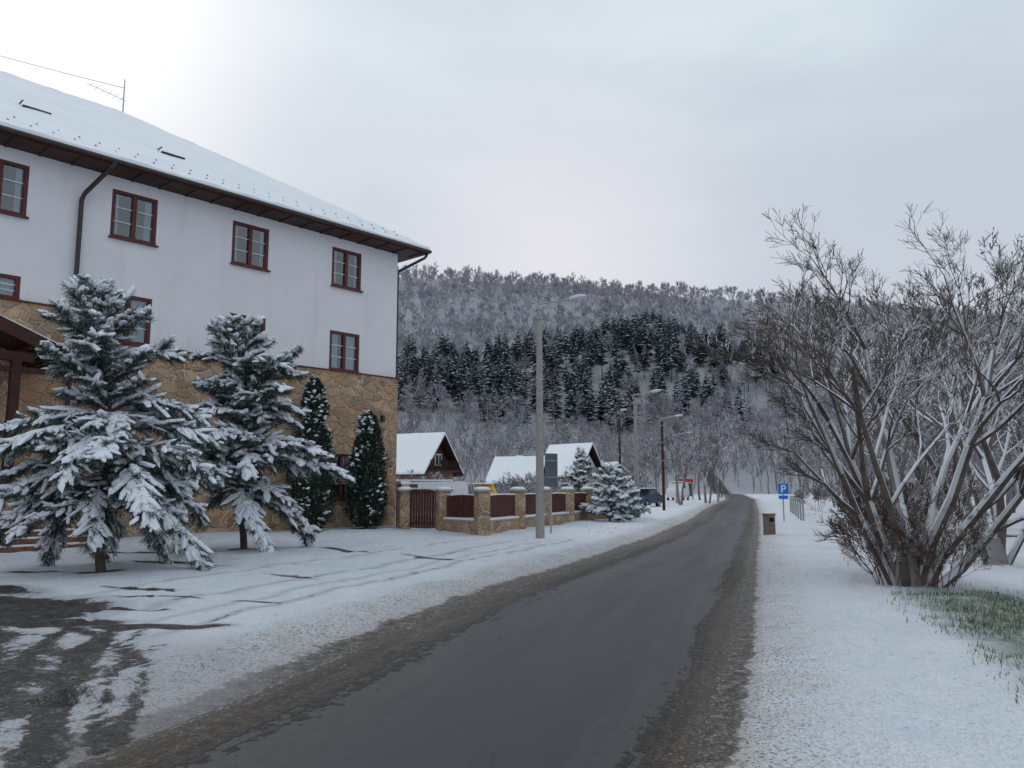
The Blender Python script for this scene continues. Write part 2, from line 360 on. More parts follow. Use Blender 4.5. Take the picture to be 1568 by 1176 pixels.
# ------------------------------------------------------------------ road
ry=np.concatenate([np.arange(-30,30,.25),np.arange(30,240,1.)]); nc=14
t=np.linspace(0,1,nc); l=RL(ry)[:,None]; r=RR(ry)[:,None]
rx=l+(r-l)*t; rY=np.repeat(ry[:,None],nc,1)
rz=np.full_like(rx,.006)+.03*np.sin(t*np.pi)[None]+hill(rx,rY)
rz[:,0]-=.02; rz[:,-1]-=.02
mb=MB(); ii=np.arange(nc-1)[None]+np.arange(len(ry)-1)[:,None]*nc
mb.add(np.stack([rx,rY,rz],axis=2).reshape(-1,3),np.stack([ii,ii+1,ii+1+nc,ii+nc],axis=2).reshape(-1,4))
m,nt,b=nmat('wet_asphalt',.5,.35); co=objco(nt)
at=nt.nodes.new('ShaderNodeAttribute'); at.attribute_name='edge'; sp=nt.nodes.new('ShaderNodeSeparateColor'); nt.links.new(at.outputs['Color'],sp.inputs[0])
dl=mth(nt,'MULTIPLY',sp.outputs[0],4); dr=mth(nt,'MULTIPLY',sp.outputs[1],4)
n1=noise(nt,co,.8,5,.6); n2=noise(nt,co,9,5,.65); n3=noise(nt,co,110,3); n5=noise(nt,co,36,4,.65)
cx_=nt.nodes.new('ShaderNodeCombineXYZ'); sy=nt.nodes.new('ShaderNodeSeparateXYZ'); nt.links.new(co,sy.inputs[0])
nt.links.new(mth(nt,'MULTIPLY',dl,6.0),cx_.inputs[0]); nt.links.new(mth(nt,'MULTIPLY',sy.outputs[1],.45),cx_.inputs[1])
n4=noise(nt,cx_.outputs[0],.35,5,.6); n6=noise(nt,cx_.outputs[0],1.1,5,.65)
asp=ramp(nt,n4,[(.3,(.014,.017,.022)),(.5,(.023,.027,.034)),(.7,(.040,.045,.054))])
asp=mixc(nt,mrange(nt,n3,.5,.72,0,.55),asp,(.080,.087,.098))
tr=mth(nt,'ABSOLUTE',mth(nt,'SUBTRACT',mth(nt,'ABSOLUTE',mth(nt,'SUBTRACT',sp.outputs[2],.55)),.2))
trk=mrange(nt,tr,.0,.09,1,0)
asp=mixc(nt,mth(nt,'MULTIPLY',trk,.5),asp,(.012,.014,.019))
vc=nt.nodes.new('ShaderNodeTexVoronoi'); vc.feature='DISTANCE_TO_EDGE'; nt.links.new(co,vc.inputs['Vector']); vc.inputs['Scale'].default_value=.45
crack=mth(nt,'MULTIPLY',mrange(nt,vc.outputs['Distance'],.0,.010,1,0),mrange(nt,n1,.5,.6))
asp=mixc(nt,mth(nt,'MULTIPLY',crack,.6),asp,(.01,.01,.01))
nn=mth(nt,'SUBTRACT',mth(nt,'ADD',mth(nt,'MULTIPLY',n6,.5),mth(nt,'MULTIPLY',n2,.5)),.5)
f1=mrange(nt,mth(nt,'ADD',dl,mth(nt,'MULTIPLY',nn,2.2)),.60,.82,1,0)
f2=mrange(nt,mth(nt,'ADD',dr,mth(nt,'MULTIPLY',nn,1.5)),.30,.42,1,0)
mf=mth(nt,'MAXIMUM',f1,f2)
fine=mth(nt,'ADD',mth(nt,'MULTIPLY',n6,.35),mth(nt,'ADD',mth(nt,'MULTIPLY',n2,.3),mth(nt,'MULTIPLY',n5,.35)))
mudc=ramp(nt,fine,[(.38,(.030,.023,.018)),(.48,(.075,.059,.047)),(.56,(.15,.128,.108)),(.66,(.42,.40,.385))])
c=mixc(nt,mf,asp,mudc)
sand=mrange(nt,mth(nt,'ADD',mth(nt,'MINIMUM',dl,mth(nt,'MULTIPLY',dr,1.6)),mth(nt,'MULTIPLY',nn,3)),.6,1.5,.45,0)
c=mixc(nt,mth(nt,'MULTIPLY',sand,mth(nt,'SUBTRACT',1,mf)),c,(.075,.066,.058))
e_=mth(nt,'ADD',mth(nt,'MINIMUM',dl,mth(nt,'MULTIPLY',dr,1.4)),mth(nt,'MULTIPLY',mth(nt,'SUBTRACT',fine,.5),3.2))
c=mixc(nt,mrange(nt,e_,-.12,.06,.8,0),c,(.50,.48,.46))
nt.links.new(c,b.inputs['Base Color'])
nt.links.new(mth(nt,'ADD',mth(nt,'SUBTRACT',mrange(nt,n4,.35,.65,.34,.54),mth(nt,'MULTIPLY',trk,.10)),mth(nt,'MULTIPLY',mf,.14)),b.inputs['Roughness'])
bump(nt,b,mth(nt,'ADD',mth(nt,'MULTIPLY',n3,.20),mth(nt,'MULTIPLY',mth(nt,'MULTIPLY',fine,mf),4.0)),.9,.035)
road=mb.obj('road',[m],smooth=True)
ca=road.data.color_attributes.new('edge','FLOAT_COLOR','POINT')
w=(r-l)*.93
ca.data.foreach_set('color',np.stack([(t*w)/4,((1-t)*w)/4,np.repeat(t[None],len(ry),0),np.ones_like(rx)],axis=2).ravel().astype(np.float32))

# ------------------------------------------------------------------ main building
bld=empty('white_guesthouse_building',(-4.87,33.0,0),math.atan2(-.741,-.672))
def wall_grid(mb,x0,x1,z0,z1,holes,y,mat):
    xs=sorted(set([x0,x1]+[c for h in holes for c in h[:2] if x0<c<x1])); zs=sorted(set([z0,z1]+[c for h in holes for c in h[2:] if z0<c<z1]))
    for i in range(len(xs)-1):
        for j in range(len(zs)-1):
            cx=(xs[i]+xs[i+1])/2; cz=(zs[j]+zs[j+1])/2
            if any(h[0]<cx<h[1] and h[2]<cz<h[3] for h in holes): continue
            a,b_,c_,d=xs[i],xs[i+1],zs[j],zs[j+1]
            mb.add([[b_,y,c_],[a,y,c_],[a,y,d],[b_,y,d]],[[0,1,2,3]],mat)
def reveal(mb,h,y,dep,mat,top=True):
    a,b_,c_,d=h; y2=y-dep
    mb.add([[a,y,c_],[b_,y,c_],[b_,y2,c_],[a,y2,c_]],[[3,2,1,0]],mat)
    if top: mb.add([[a,y,d],[b_,y,d],[b_,y2,d],[a,y2,d]],[[0,1,2,3]],mat)
    mb.add([[a,y,c_],[a,y,d],[a,y2,d],[a,y2,c_]],[[0,1,2,3]],mat)
    mb.add([[b_,y,c_],[b_,y,d],[b_,y2,d],[b_,y2,c_]],[[3,2,1,0]],mat)
wx=[(1.89,3.32),(6.10,7.55),(10.22,11.67),(14.03,15.48),(18.2,19.65),(22.4,23.85),(26.6,28.05),(30.8,32.25)]
up=[(a,b_,9.44,11.02) for a,b_ in wx]; lo=[(a,b_,6.09 if a<12 else 6.95,7.66) for a,b_ in wx]
arch=[(1.70,3.50,1.1,2.85),(5.95,7.75,1.1,2.85),(10.05,11.85,1.1,2.85)]
door=[(15.2,17.6,.35,2.7)]
BL=36
mbw=MB()
wall_grid(mbw,0,BL,5.8,11.42,up+lo,0,0)
wall_grid(mbw,0,11.70,-.4,6.05,arch,.07,1)
wall_grid(mbw,11.70,BL,-.4,6.90,door,.07,1)
mbw.add([[11.7,.07,6.05],[11.7,0,6.05],[11.7,0,6.9],[11.7,.07,6.9]],[[0,1,2,3]],1)
mbw.add([[0,0,5.8],[0,-16.6,5.8],[0,-16.6,11.42],[0,0,11.42]],[[0,1,2,3]],0)
mbw.add([[-.07,.07,-.4],[-.07,-16.6,-.4],[-.07,-16.6,6.05],[-.07,.07,6.05]],[[0,1,2,3]],1)
mbw.add([[-.07,.07,-.4],[0,.07,-.4],[0,.07,6.05],[-.07,.07,6.05]],[[0,1,2,3]],1)
mbw.add([[0,-16.6,-.4],[BL,-16.6,-.4],[BL,-16.6,11.42],[0,-16.6,11.42]],[[0,1,2,3]],0)
mbw.add([[BL,0,-.4],[BL,-16.6,-.4],[BL,-16.6,11.42],[BL,0,11.42]],[[0,1,2,3]],0)
for h in up+lo: reveal(mbw,h,0,.22,0)
for h in arch+door: reveal(mbw,h,.07,.3,1)
for h in arch:
    a,b_,c_,d=h; n=14; xs=np.linspace(a,b_,n+1); zr=d-.45; arc=zr+.45*np.sqrt(np.clip(1-((xs-(a+b_)/2)/((b_-a)/2))**2,0,1))-.004
    for i in range(n):
        mbw.add([[xs[i],.067,arc[i]],[xs[i+1],.067,arc[i+1]],[xs[i+1],.067,d],[xs[i],.067,d]],[[0,1,2,3]],1)
        mbw.add([[xs[i],.067,arc[i]],[xs[i+1],.067,arc[i+1]],[xs[i+1],-.12,arc[i+1]],[xs[i],-.12,arc[i]]],[[0,1,2,3]],1)
mbw.obj('walls',[M_white,M_stone],bld)
mbt=MB()
mbt.box((5.81,.06,6.075),(11.78,.11,.045),0); mbt.box(((BL+11.65)/2,.06,6.925),(BL-11.65,.13,.045),0)
mbt.box((-.05,-8.3,6.075),(.10,16.5,.045),0)
mbt.box(((BL)/2,.44,11.46),(BL+1.7,.88,.06),1)
mbt.box((-.44,-8.3,11.46),(.86,16.58,.055),1)
mbt.box((BL/2,.885,11.545),(BL+1.8,.03,.20),0); mbt.box((-.885,-8.3,11.545),(.03,18.3,.20),0)
for i in range(42):
    mbt.box((-.6+i*.9,.44,11.415),(.09,.84,.05),1)
mbt.obj('eaves_and_trim',[M_brown,M_wood],bld)
mbt=MB()
mbt.tube((-1.0,.97,11.55),(BL+1,.97,11.55),.075,.075,10,0); mbt.tube((-.97,1.0,11.55),(-.97,-17.6,11.55),.075,.075,10,0)
def poly(mb,pts,r,mat=0):
    for p,q in zip(pts[:-1],pts[1:]): mb.tube(p,q,r,r,9,mat)
poly(mbt,[(12.0,.97,11.5),(12.1,.9,11.3),(12.55,.22,10.55),(12.6,.13,10.35),(12.6,.13,6.95),(12.6,.17,6.8),(12.6,.17,0)],.07)
poly(mbt,[(-.9,.9,11.5),(-.85,.8,11.3),(-.3,.1,10.85),(-.12,-.12,10.7),(-.12,-.15,6.2),(-.17,-.17,6.0),(-.17,-.17,0)],.06)
mbt.obj('gutter_and_downpipes',[M_pipe],bld)
mbf=MB(); mbg=MB(); mbc=MB(); mbi=MB()
rngw=np.random.default_rng(3)
def window(h,y,frac,arched=False):
    a,b_,c_,d=h; fw=.10; dy=.09; yc=y-.07
    cx=(a+b_)/2
    mbf.box((cx,yc+.02,c_+fw/2),(b_-a,dy+.04,fw),0); 
    mbf.box((cx,yc,d-fw/2),(b_-a,dy,fw),0)
    mbf.box((a+fw/2,yc,(c_+d)/2),(fw,dy-.002,d-c_-2*fw),0); mbf.box((b_-fw/2,yc,(c_+d)/2),(fw,dy-.002,d-c_-2*fw),0)
    mbf.box((cx,yc+.01,(c_+d)/2),(.13,dy,d-c_-2*fw),0)
    for sgn in (-1,1):
        xa=cx+sgn*.065; xb=cx+sgn*((b_-a)/2-fw); xm=(xa+xb)/2; wd=abs(xb-xa)
        for zz in (1/3,2/3):
            mbf.box((xm,yc-.005,c_+fw+(d-c_-2*fw)*zz),(wd,.05,.022),1)
        mbf.box((xb-sgn*.02,yc-.01,(c_+d)/2),(.04,.06,d-c_-2*fw),0)
    mbf.box((cx,y+.05,c_-.02),(b_-a+.1,.16,.045),0)
    mbg.add([[b_-fw,yc-.02,c_+fw],[a+fw,yc-.02,c_+fw],[a+fw,yc-.02,d-fw],[b_-fw,yc-.02,d-fw]],[[0,1,2,3]],0)
    yb=y-1.6; yf=y-.21
    V=[[a-.3,yf,c_-.2],[b_+.3,yf,c_-.2],[b_+.3,yf,d+.2],[a-.3,yf,d+.2],[a-.3,yb,c_-.2],[b_+.3,yb,c_-.2],[b_+.3,yb,d+.2],[a-.3,yb,d+.2]]
    mbi.add(V,[[4,5,6,7],[0,1,5,4],[1,2,6,5],[2,3,7,6],[3,0,4,7]],0)
    for sgn in (-1,1):
        fr=min(1,frac*rngw.uniform(.7,1.15)); n=26; x_out=cx+sgn*(b_-a)/2; x_in=x_out-sgn*(b_-a)*.5*fr
        xs=np.linspace(x_out,x_in,n); ys=y-.21+.035*np.sin(np.arange(n)*1.3+rngw.uniform(0,3))
        V=[];
        for x_,y_ in zip(xs,ys): V+= [[x_,y_,c_-.1],[x_,y_,d+.1]]
        mbc.add(V,[[2*i,2*i+2,2*i+3,2*i+1] for i in range(n-1)],0)
for h in up: window(h,0,.45)
for h in lo: window(h,0,.92)
for h in arch: window(h,.0,.6)
mbf.box((16.4,.0,1.5),(2.3,.08,2.3),0)
mbf.obj('window_frames',[M_brown,M_whitep],bld); mbg.obj('window_glass',[M_glass],bld); mbi.obj('room_interiors',[M_dark],bld); mbc.obj('curtains',[M_curt],bld,smooth=True)
def hip(mb,x0,x1,y0,y1,z0,zr,mat,skirt=None,smat=None,sub=1):
    w_=(y1-y0)/2; ym=(y0+y1)/2
    V=[[x0,y1,z0],[x1,y1,z0],[x1,y0,z0],[x0,y0,z0],[x0+w_,ym,zr],[x1-w_,ym,zr]]
    mb.add(V,[[0,4,5,1][::-1]],mat); mb.add(V,[[2,5,4,3][::-1]],mat); mb.add(V,[[0,3,4]],mat); mb.add(V,[[1,5,2]],mat)
    if skirt:
        V2=[[x0,y1,z0],[x1,y1,z0],[x1,y0,z0],[x0,y0,z0]]; V3=[[p[0],p[1],skirt] for p in V2]
        mb.add(V2+V3,[[0,1,5,4],[1,2,6,5],[2,3,7,6],[3,0,4,7]],mat)
mbr=MB(); hip(mbr,-.93,BL+.93,-17.53,.93,11.58,17.36,0); mbr.obj('roof_deck',[M_wood],bld)
mbr=MB()
nxs,nys=300,50
u_=np.linspace(0,1,nxs); v_=np.linspace(0,1,nys)
XX=np.zeros((nys,nxs)); YY=np.zeros((nys,nxs)); ZZ=np.zeros((nys,nxs))
for j,v in enumerate(v_):
    xa=-.95+v*9.28; xb=BL+.95-v*9.28
    XX[j]=xa+(xb-xa)*u_; YY[j]=.95-v*9.28; ZZ[j]=11.60+v*5.80
ZZ+=.13+.04*(vnoise(XX,YY,1.2,11)-.5)+.04*(vnoise(XX,YY,.4,12)-.5)
YY[0]+=.08*(vnoise(XX[0],XX[0]*0,.45,14)-.5)
ii=np.arange(nxs-1)[None]+np.arange(nys-1)[:,None]*nxs
mbr.add(np.stack([XX,YY,ZZ],2).reshape(-1,3),np.stack([ii,ii+1,ii+1+nxs,ii+nxs],2).reshape(-1,4))
sk=np.stack([XX[0],YY[0]-.01,np.full(nxs,11.585)],1); tp=np.stack([XX[0],YY[0],ZZ[0]],1)
mbr.add(np.concatenate([sk,tp]),[[i,i+1,i+1+nxs,i+nxs] for i in range(nxs-1)])
hip(mbr,-.95,BL+.95,-17.55,.95,11.70,17.46,0,skirt=11.6)
mbr.obj('roof_snow',[M_rsnow],bld,smooth=True)
mbr=MB()
for i in range(60):
    for v,o in ((.06,0),(.12,.3)):
        x_=-.2+i*.6+o
        if x_<BL-1: mbr.box((x_,.95-v*9.28,11.60+v*5.80+.14),(.05,.04,.04),0)
for (sx,v) in ((13.3,.36),(9.0,.30)):
    z=11.6+v*5.8+.13; y_=.95-v*9.28
    mbr.box((sx,y_,z+.03),(.85,.08,.05),1); mbr.box((sx+.42,y_-.3,z+.21),(.04,.6,.03),1)
mbr.obj('snow_guards_and_skylights',[M_concrete,M_pipe],bld)
mbr=MB()
ax,ay,az=8.4,-8.33,17.3
mbr.tube((ax,ay,az),(ax,ay,az+1.7),.03,.02,6); mbr.tube((ax-.1,ay,az+.75),(ax+1.5,ay,az+.95),.012,.012,5)
for i in range(6): mbr.tube((ax+.1+i*.25,ay-.3,az+.77+i*.03),(ax+.1+i*.25,ay+.3,az+.77+i*.03),.008,.008,4)
pts=[(ax+.0+tt*22,ay,az+1.3-1.1*math.sin(tt*math.pi)*.9+tt*.6) for tt in np.linspace(0,1,12)]
poly(mbr,pts,.012)
mbr.obj('roof_antenna',[M_metal],bld)
mbr=MB(); mbr.box((.75,.15,4.35),(.12,.16,.22),0); mbr.tube((.75,.2,4.45),(.75,.2,4.2),.03,.09,8); mbr.obj('wall_lamp',[M_pipe],bld)
mbp=MB()
x0,xr,x1,ze,zr_=13.2,16.5,19.8,5.02,6.35
for a,za,b_,zb in ((x0,ze,xr,zr_),(xr,zr_,x1,ze)):
    for (o,mat,y0,y1,th) in ((0,0,.08,2.5,.12),(.123,1,.085,2.44,.10)):
        V=[[a,y0,za+o],[b_,y0,zb+o],[b_,y1,zb+o],[a,y1,za+o],[a,y0,za+th+o],[b_,y0,zb+th+o],[b_,y1,zb+th+o],[a,y1,za+th+o]]
        mbp.add(V,[[0,3,2,1],[4,5,6,7],[0,1,5,4],[1,2,6,5],[2,3,7,6],[3,0,4,7]],mat)
    V=[[a,2.5,za-.2],[b_,2.5,zb-.2],[b_,2.5,zb+.16],[a,2.5,za+.16],[a,2.56,za-.2],[b_,2.56,zb-.2],[b_,2.56,zb+.16],[a,2.56,za+.16]]
    mbp.add(V,[[0,3,2,1],[4,5,6,7],[0,1,5,4],[1,2,6,5],[2,3,7,6],[3,0,4,7]],0)
for i in range(6):
    mbp.box((13.6+i*.15,1.3,4.93+i*.06),(.08,2.3,.1),0)
for px in (14.6,18.4):
    mbp.box((px,2.2,2.35),(.22,.22,5.2),0); mbp.box((px,2.2,.5),(.5,.5,1.6),2)
    for s_ in (-1,1): mbp.box((px+s_*.35,2.2,4.65),(.7,.12,.14),0)
mbp.box((16.5,2.2,5.0),(4.6,.2,.24),0)
for i in range(3):
    mbp.box((15.4,2.0+.33*(2-i),.08+.16*i-.02*0),(5.2-.3*i,2.6,.155),3)
    mbp.box((15.4,3.28+.33*(2-i)-.13,.175+.16*i),(5.0-.3*i,.24,.04),1)
mbp.obj('entrance_porch',[M_wood,M_rsnow,M_stone,m_simple('brick_steps',(.22,.10,.07),.8,.2,.3,6)],bld)

# ------------------------------------------------------------------ vegetation
def grow(segs,p,d,L,r,lvl,maxl,rnd,wob=.25,trop=.08,nchild=(3,5),ratio=.62,ang=(.4,.9),rmin=.004,droop=0):
    n=5 if lvl==0 else (4 if lvl<maxl else 3)
    px,py,pz=p; dx,dy,dz=d; st=L/n; r0=r
    r_end=max(rmin,r*.35)
    nodes=[]
    for i in range(n):
        dx+=rnd.gauss(0,wob)*.5; dy+=rnd.gauss(0,wob)*.5; dz+=rnd.gauss(0,wob)*.4+trop-(droop*lvl)
        m_=math.sqrt(dx*dx+dy*dy+dz*dz); dx/=m_;dy/=m_;dz/=m_
        qx,qy,qz=px+dx*st,py+dy*st,pz+dz*st
        r1=r+(r_end-r)*(i+1)/n
        segs.append((px,py,pz,qx,qy,qz,r0,r1)); r0=r1
        px,py,pz=qx,qy,qz; nodes.append((px,py,pz,dx,dy,dz,r1,(i+1)/n))
    if lvl>=maxl: return
    nc_=rnd.randint(*nchild)
    for c_ in range(nc_):
        f=rnd.uniform(.25 if lvl else .3,1.0); k_=min(n-1,int(f*n)); x,y,z,ex,ey,ez,rr,tt=nodes[k_]
        a=rnd.uniform(*ang); az=rnd.uniform(0,2*math.pi)
        e=Vector((ex,ey,ez)); ref=Vector((0,0,1)) if abs(ez)<.9 else Vector((1,0,0))
        A=e.cross(ref).normalized(); B=e.cross(A)
        nd=e*math.cos(a)+(A*math.cos(az)+B*math.sin(az))*math.sin(a)
        grow(segs,(x,y,z),(nd.x,nd.y,nd.z),L*ratio*rnd.uniform(.75,1.2)*(1.1-.35*tt),max(rmin,rr*.72),lvl+1,maxl,rnd,wob,trop,nchild,ratio,ang,rmin,droop)

def bare_mesh(name,seed,H,maxl=4,stems=1,spread=.2,r=.12,mat=None,nchild=(4,6),rmin=.005,trop=.08,parent=None,ang=(.35,.8),first=.62,ratio=.6,dirs=None,wob=.22,ribbon=False,thick=.02,trunk=None):
    rnd=random.Random(seed); segs=[]
    if dirs:
        for (a,b_,l_,rr) in dirs:
            z0=-.2
            grow(segs,(a*.30,b_*.30,z0),(a,b_,1),H*first*l_,r*rr,0,maxl,rnd,wob,trop,nchild,ratio,ang,rmin)
    else:
      for s_ in range(stems):
        az=2*math.pi*s_/max(1,stems)+rnd.uniform(-.4,.4); sp_=spread*rnd.uniform(.4,1.2) if stems>1 else spread*.3
        b0=(math.cos(az)*.18*(stems>1),math.sin(az)*.18*(stems>1),-.15)
        grow(segs,b0,(math.cos(az)*sp_,math.sin(az)*sp_,1),H*first*rnd.uniform(.8,1.15),r*rnd.uniform(.7,1.1),0,maxl,rnd,wob,trop,nchild,ratio,ang,rmin)
    mb=MB(); add_segs(mb,segs,0,thick,ribbon)
    if trunk: mb.tube((0,0,-.3),(.03,0,trunk[0]),trunk[1],trunk[1]*.55,12,0)
    o=mb.obj(name,[mat or M_bark],parent); return o

def inst(name,mesh,loc,rz=0,sc=1):
    o=bpy.data.objects.new(name,mesh); o.location=loc; o.rotation_euler=(0,0,rz); o.scale=(sc,sc,sc) if not isinstance(sc,tuple) else sc
    scene.collection.objects.link(o); return o
def Z(x,y): return float(gz(np.array([x]),np.array([y]))[0])

w1=bare_mesh('bare_willow_tree',21,6.9,4,r=.105,mat=M_willow,nchild=(5,7),rmin=.0040,trop=.05,first=.56,ratio=.53,ang=(.35,.75),wob=.26,trunk=(.55,.26),
   dirs=[(-.44,.05,.92,.8),(-.28,.3,1.0,.9),(-.14,-.25,1.0,.75),(.02,.1,1.15,1.1),(.25,-.1,1.12,1.1),(.42,.3,1.12,.9),(.66,0,1.05,1.0),(1.0,-.1,.95,.9)])
w1.location=(6.40,13.2,Z(6.40,13.2))
w2=bare_mesh('bare_willow_tree',5,8.6,4,r=.11,mat=M_willow,nchild=(5,7),rmin=.0055,trop=.055,ratio=.55,first=.56,ang=(.35,.7),trunk=(.6,.3),
   dirs=[(-.3,0,.9,.9),(0,.2,1.1,1),(.15,-.1,1.1,1),(.35,.1,1.,.9),(.6,.1,1.,.8)])
w2.location=(11.0,18.5,Z(11.0,18.5))
sh=bare_mesh('leafless_shrub',9,1.9,3,stems=12,spread=.55,r=.016,mat=M_redtwig,nchild=(5,7),rmin=.004,trop=.06,ratio=.55)
sh.location=(6.7,14.4,Z(6.7,14.4))
inst('leafless_shrub',sh.data,(6.75,12.9,Z(6.75,12.9)),1.3,.75)
inst('leafless_shrub',sh.data,(6.15,13.3,Z(6.15,13.3)),2.9,.7)
inst('leafless_shrub',sh.data,(7.3,14.9,Z(7.3,14.9)),4.1,1.2)
inst('leafless_shrub',sh.data,(10.6,22.5,Z(10.6,22.5)),2.3,1.1)
inst('leafless_shrub',sh.data,(12.8,26.5,Z(12.8,26.5)),.3,1.2)
bt=bare_mesh('bare_tree',33,9.5,4,stems=1,spread=.4,r=.16,mat=M_treebark,nchild=(6,7),rmin=.013,trop=.06,first=.62,ratio=.56,ang=(.4,.85),ribbon=True,thick=.03)
bt.location=(14.2,25,Z(14.2,25))
bt2=bare_mesh('bare_tree',41,9.0,4,stems=2,spread=.3,r=.14,mat=M_treebark,nchild=(5,7),rmin=.013,trop=.07,first=.62,ratio=.56,ang=(.3,.7),ribbon=True,thick=.03)
bt2.location=(18.6,37,Z(18.6,37))
R_=random.Random(4)
for (x,y,s) in [(17.5,29,.9),(21.5,33,1.0),(25,36,1.1),(15.6,31.5,.7),(18.0,34.5,.75),(22,46,.95),(26.5,44,1.1),(31,42,1.2),(21.8,52,.8),(26,60,1.0),(34,55,1.2),(29,72,1.0),(34,84,1.1),(38,70,1.2),(36,100,1.1),(20.5,80,1.0),(17.5,72,.9),(13.8,66,.8),(21.5,92,1.0),(15,84,.95),(11,76,.8),(28.0,108,1.1),(7,100,1.0),(0,105,.9),(-9,88,.9),(20,24,.9),(24,28,1.0)]:
    inst('bare_tree',R_.choice([bt.data,bt2.data]),(x,y,Z(x,y)),R_.uniform(0,6.28),s*R_.uniform(.85,1.05))

def pine(name,loc,H,spread,seed,nb=70,snow=.6,z0=.8,prof=None,needles=12,ndl=.12,step=.11,width=.011,tr=.09,droop=.05,lean=(0,0),lump=1.0,fing=.9,irr=.2):
    rng=np.random.default_rng(seed); segs=[]; TP=[];TD=[]; SP=[];SD=[];SS=[]
    def tp(z): 
        t=z/H; return np.array([lean[0]*t*t+.08*math.sin(z*1.7+seed),lean[1]*t*t+.08*math.cos(z*1.3+seed),z])
    zs=np.linspace(-.1,H,14)
    for a,b_ in zip(zs[:-1],zs[1:]): segs.append((*tp(a),*tp(b_),tr*(1-a/H*.85),tr*(1-b_/H*.85)))
    for i in range(nb):
        t=(i+.5)/nb; z=z0+(H-z0-.1)*t
        L=spread*prof(t)*rng.uniform(.5,1.28)
        az=i*2.399+rng.uniform(-.5,.5); el=.24+.75*t**1.6+rng.uniform(-irr,irr)*1.5
        d=np.array([math.cos(az),math.sin(az),el]); d/=np.linalg.norm(d); p=tp(z); n=max(2,int(L/step)); st=L/n
        r=.012+.014*L
        bs=rng.uniform(.65,1.15)*snow
        for k_ in range(n):
            s=(k_+1)/n
            d=d+np.array([rng.normal(0,.08),rng.normal(0,.08),-droop*(1-.5*t)+rng.normal(0,.06)]); d/=np.linalg.norm(d)
            q=p+d*st; segs.append((*p,*q,r*(1-.8*(s-1/n)),r*(1-.8*s)))
            if s>.12:
                for sg in (-1,1,0) if rng.random()<.5 else (-1,1):
                    if rng.random()<.12: continue
                    a=rng.uniform(.5,1.1)*sg
                    tdv=np.array([d[0]*math.cos(a)-d[1]*math.sin(a),d[0]*math.sin(a)+d[1]*math.cos(a),d[2]+rng.uniform(-.4,.4)+(.5 if sg==0 else 0)])
                    tl=min(.45,.16+.28*L*(1-s)*.9)*rng.uniform(.6,1.3)
                    m_=max(2,int(tl/.07)); pp=q.copy(); p_start=q.copy()
                    for j in range(m_):
                        tdv=tdv/np.linalg.norm(tdv); qq=pp+tdv*tl/m_; tdv[2]-=.12
                        segs.append((*pp,*qq,.006,.004)); pp=qq
                        TP.append(pp.copy()); TD.append(tdv.copy())
                        if rng.random()<bs*.55:
                            wv=rng.uniform(.02,.055)*lump
                            SP.append(pp+np.array([rng.normal(0,.02),rng.normal(0,.02),.045+wv*.3])); SD.append(tdv+rng.normal(0,.35,3)); SS.append((wv*rng.uniform(1.2,2.6),wv,wv*.6))
                    if rng.random()<bs*fing:
                        wv=rng.uniform(.035,.080)*lump; SP.append((p_start+pp)/2+np.array([0,0,.05+wv*.35])+(pp-p_start)*.18); SD.append(pp-p_start+np.array([0,0,rng.uniform(-.05,.02)])); SS.append((tl*.55+.05,wv,wv*.62))
            TP.append(q.copy()); TD.append(d.copy())
            if rng.random()<bs*.75:
                wv=rng.uniform(.035,.085)*lump; SP.append(q+np.array([0,0,.06])); SD.append(d+rng.normal(0,.2,3)); SS.append((.12,wv,wv*.6))
            p=q
        TP.append(p+d*.05); TD.append(d)
    TP=np.array(TP);TD=np.array(TD); N=len(TP)
    nd=rng.normal(0,1,(N,needles,3)); nd/=np.linalg.norm(nd,axis=2,keepdims=True)
    nd=nd*.85+TD[:,None]*.7; nd[:,:,2]-=.15; nd/=np.linalg.norm(nd,axis=2,keepdims=True)
    ln=ndl*rng.uniform(.6,1.2,(N,needles,1))
    base=TP[:,None]+rng.normal(0,.022,(N,needles,3)); tip=base+nd*ln
    sd=np.cross(nd,rng.normal(0,1,(N,needles,3))); sd/=np.linalg.norm(sd,axis=2,keepdims=True)
    V=np.stack([base-sd*width*.5,base+sd*width*.5,tip+sd*width*.2,tip-sd*width*.2],axis=2).reshape(-1,3)
    nF=N*needles; F=np.arange(nF*4).reshape(-1,4)
    fr=rng.random(nF)<.22
    mb=MB(); add_segs(mb,segs,0,.03)
    mb.add(V,F[~fr],1); 
    mb.f.append(F[fr]+(mb.n-len(V))); mb.m.append(np.full(fr.sum(),2))
    lumps(mb,SP,SD,SS,rng,3,.32)
    o=mb.obj(name,[M_bark,M_needle,M_needle2,M_tsnow],loc=loc,smooth=False)
    return o
pA=lambda t: (.84+.5*math.sin(min(1,t/.45)*math.pi*.8))*(1-t)**.92+.12
pB=lambda t: (1.02*(1-t)**.70)*(.85+.25*math.sin(t*11))+.13
pine('snowy_pine_tree',(-7.6,15.1,Z(-7.6,15.1)),5.4,2.0,3,nb=94,snow=.92,z0=1.1,prof=pA,droop=.06,lean=(-.5,0),needles=13,width=.012,ndl=.12,lump=1.08,irr=.28)
pine('snowy_pine_tree',(-6.68,20.0,Z(-6.68,20.0)),5.6,2.1,8,nb=88,snow=.92,z0=1.3,prof=pB,droop=.06,lean=(-.25,0),needles=13,width=.015,ndl=.13,lump=1.3,irr=.28)
pine('snowy_spruce_tree',(4.35,35.6,Z(4.35,35.6)),2.35,1.25,12,nb=46,snow=1.0,z0=.15,prof=lambda t:(1-t)**.7+.08,droop=.05,needles=8,width=.02,tr=.05,step=.16,lump=1.7)
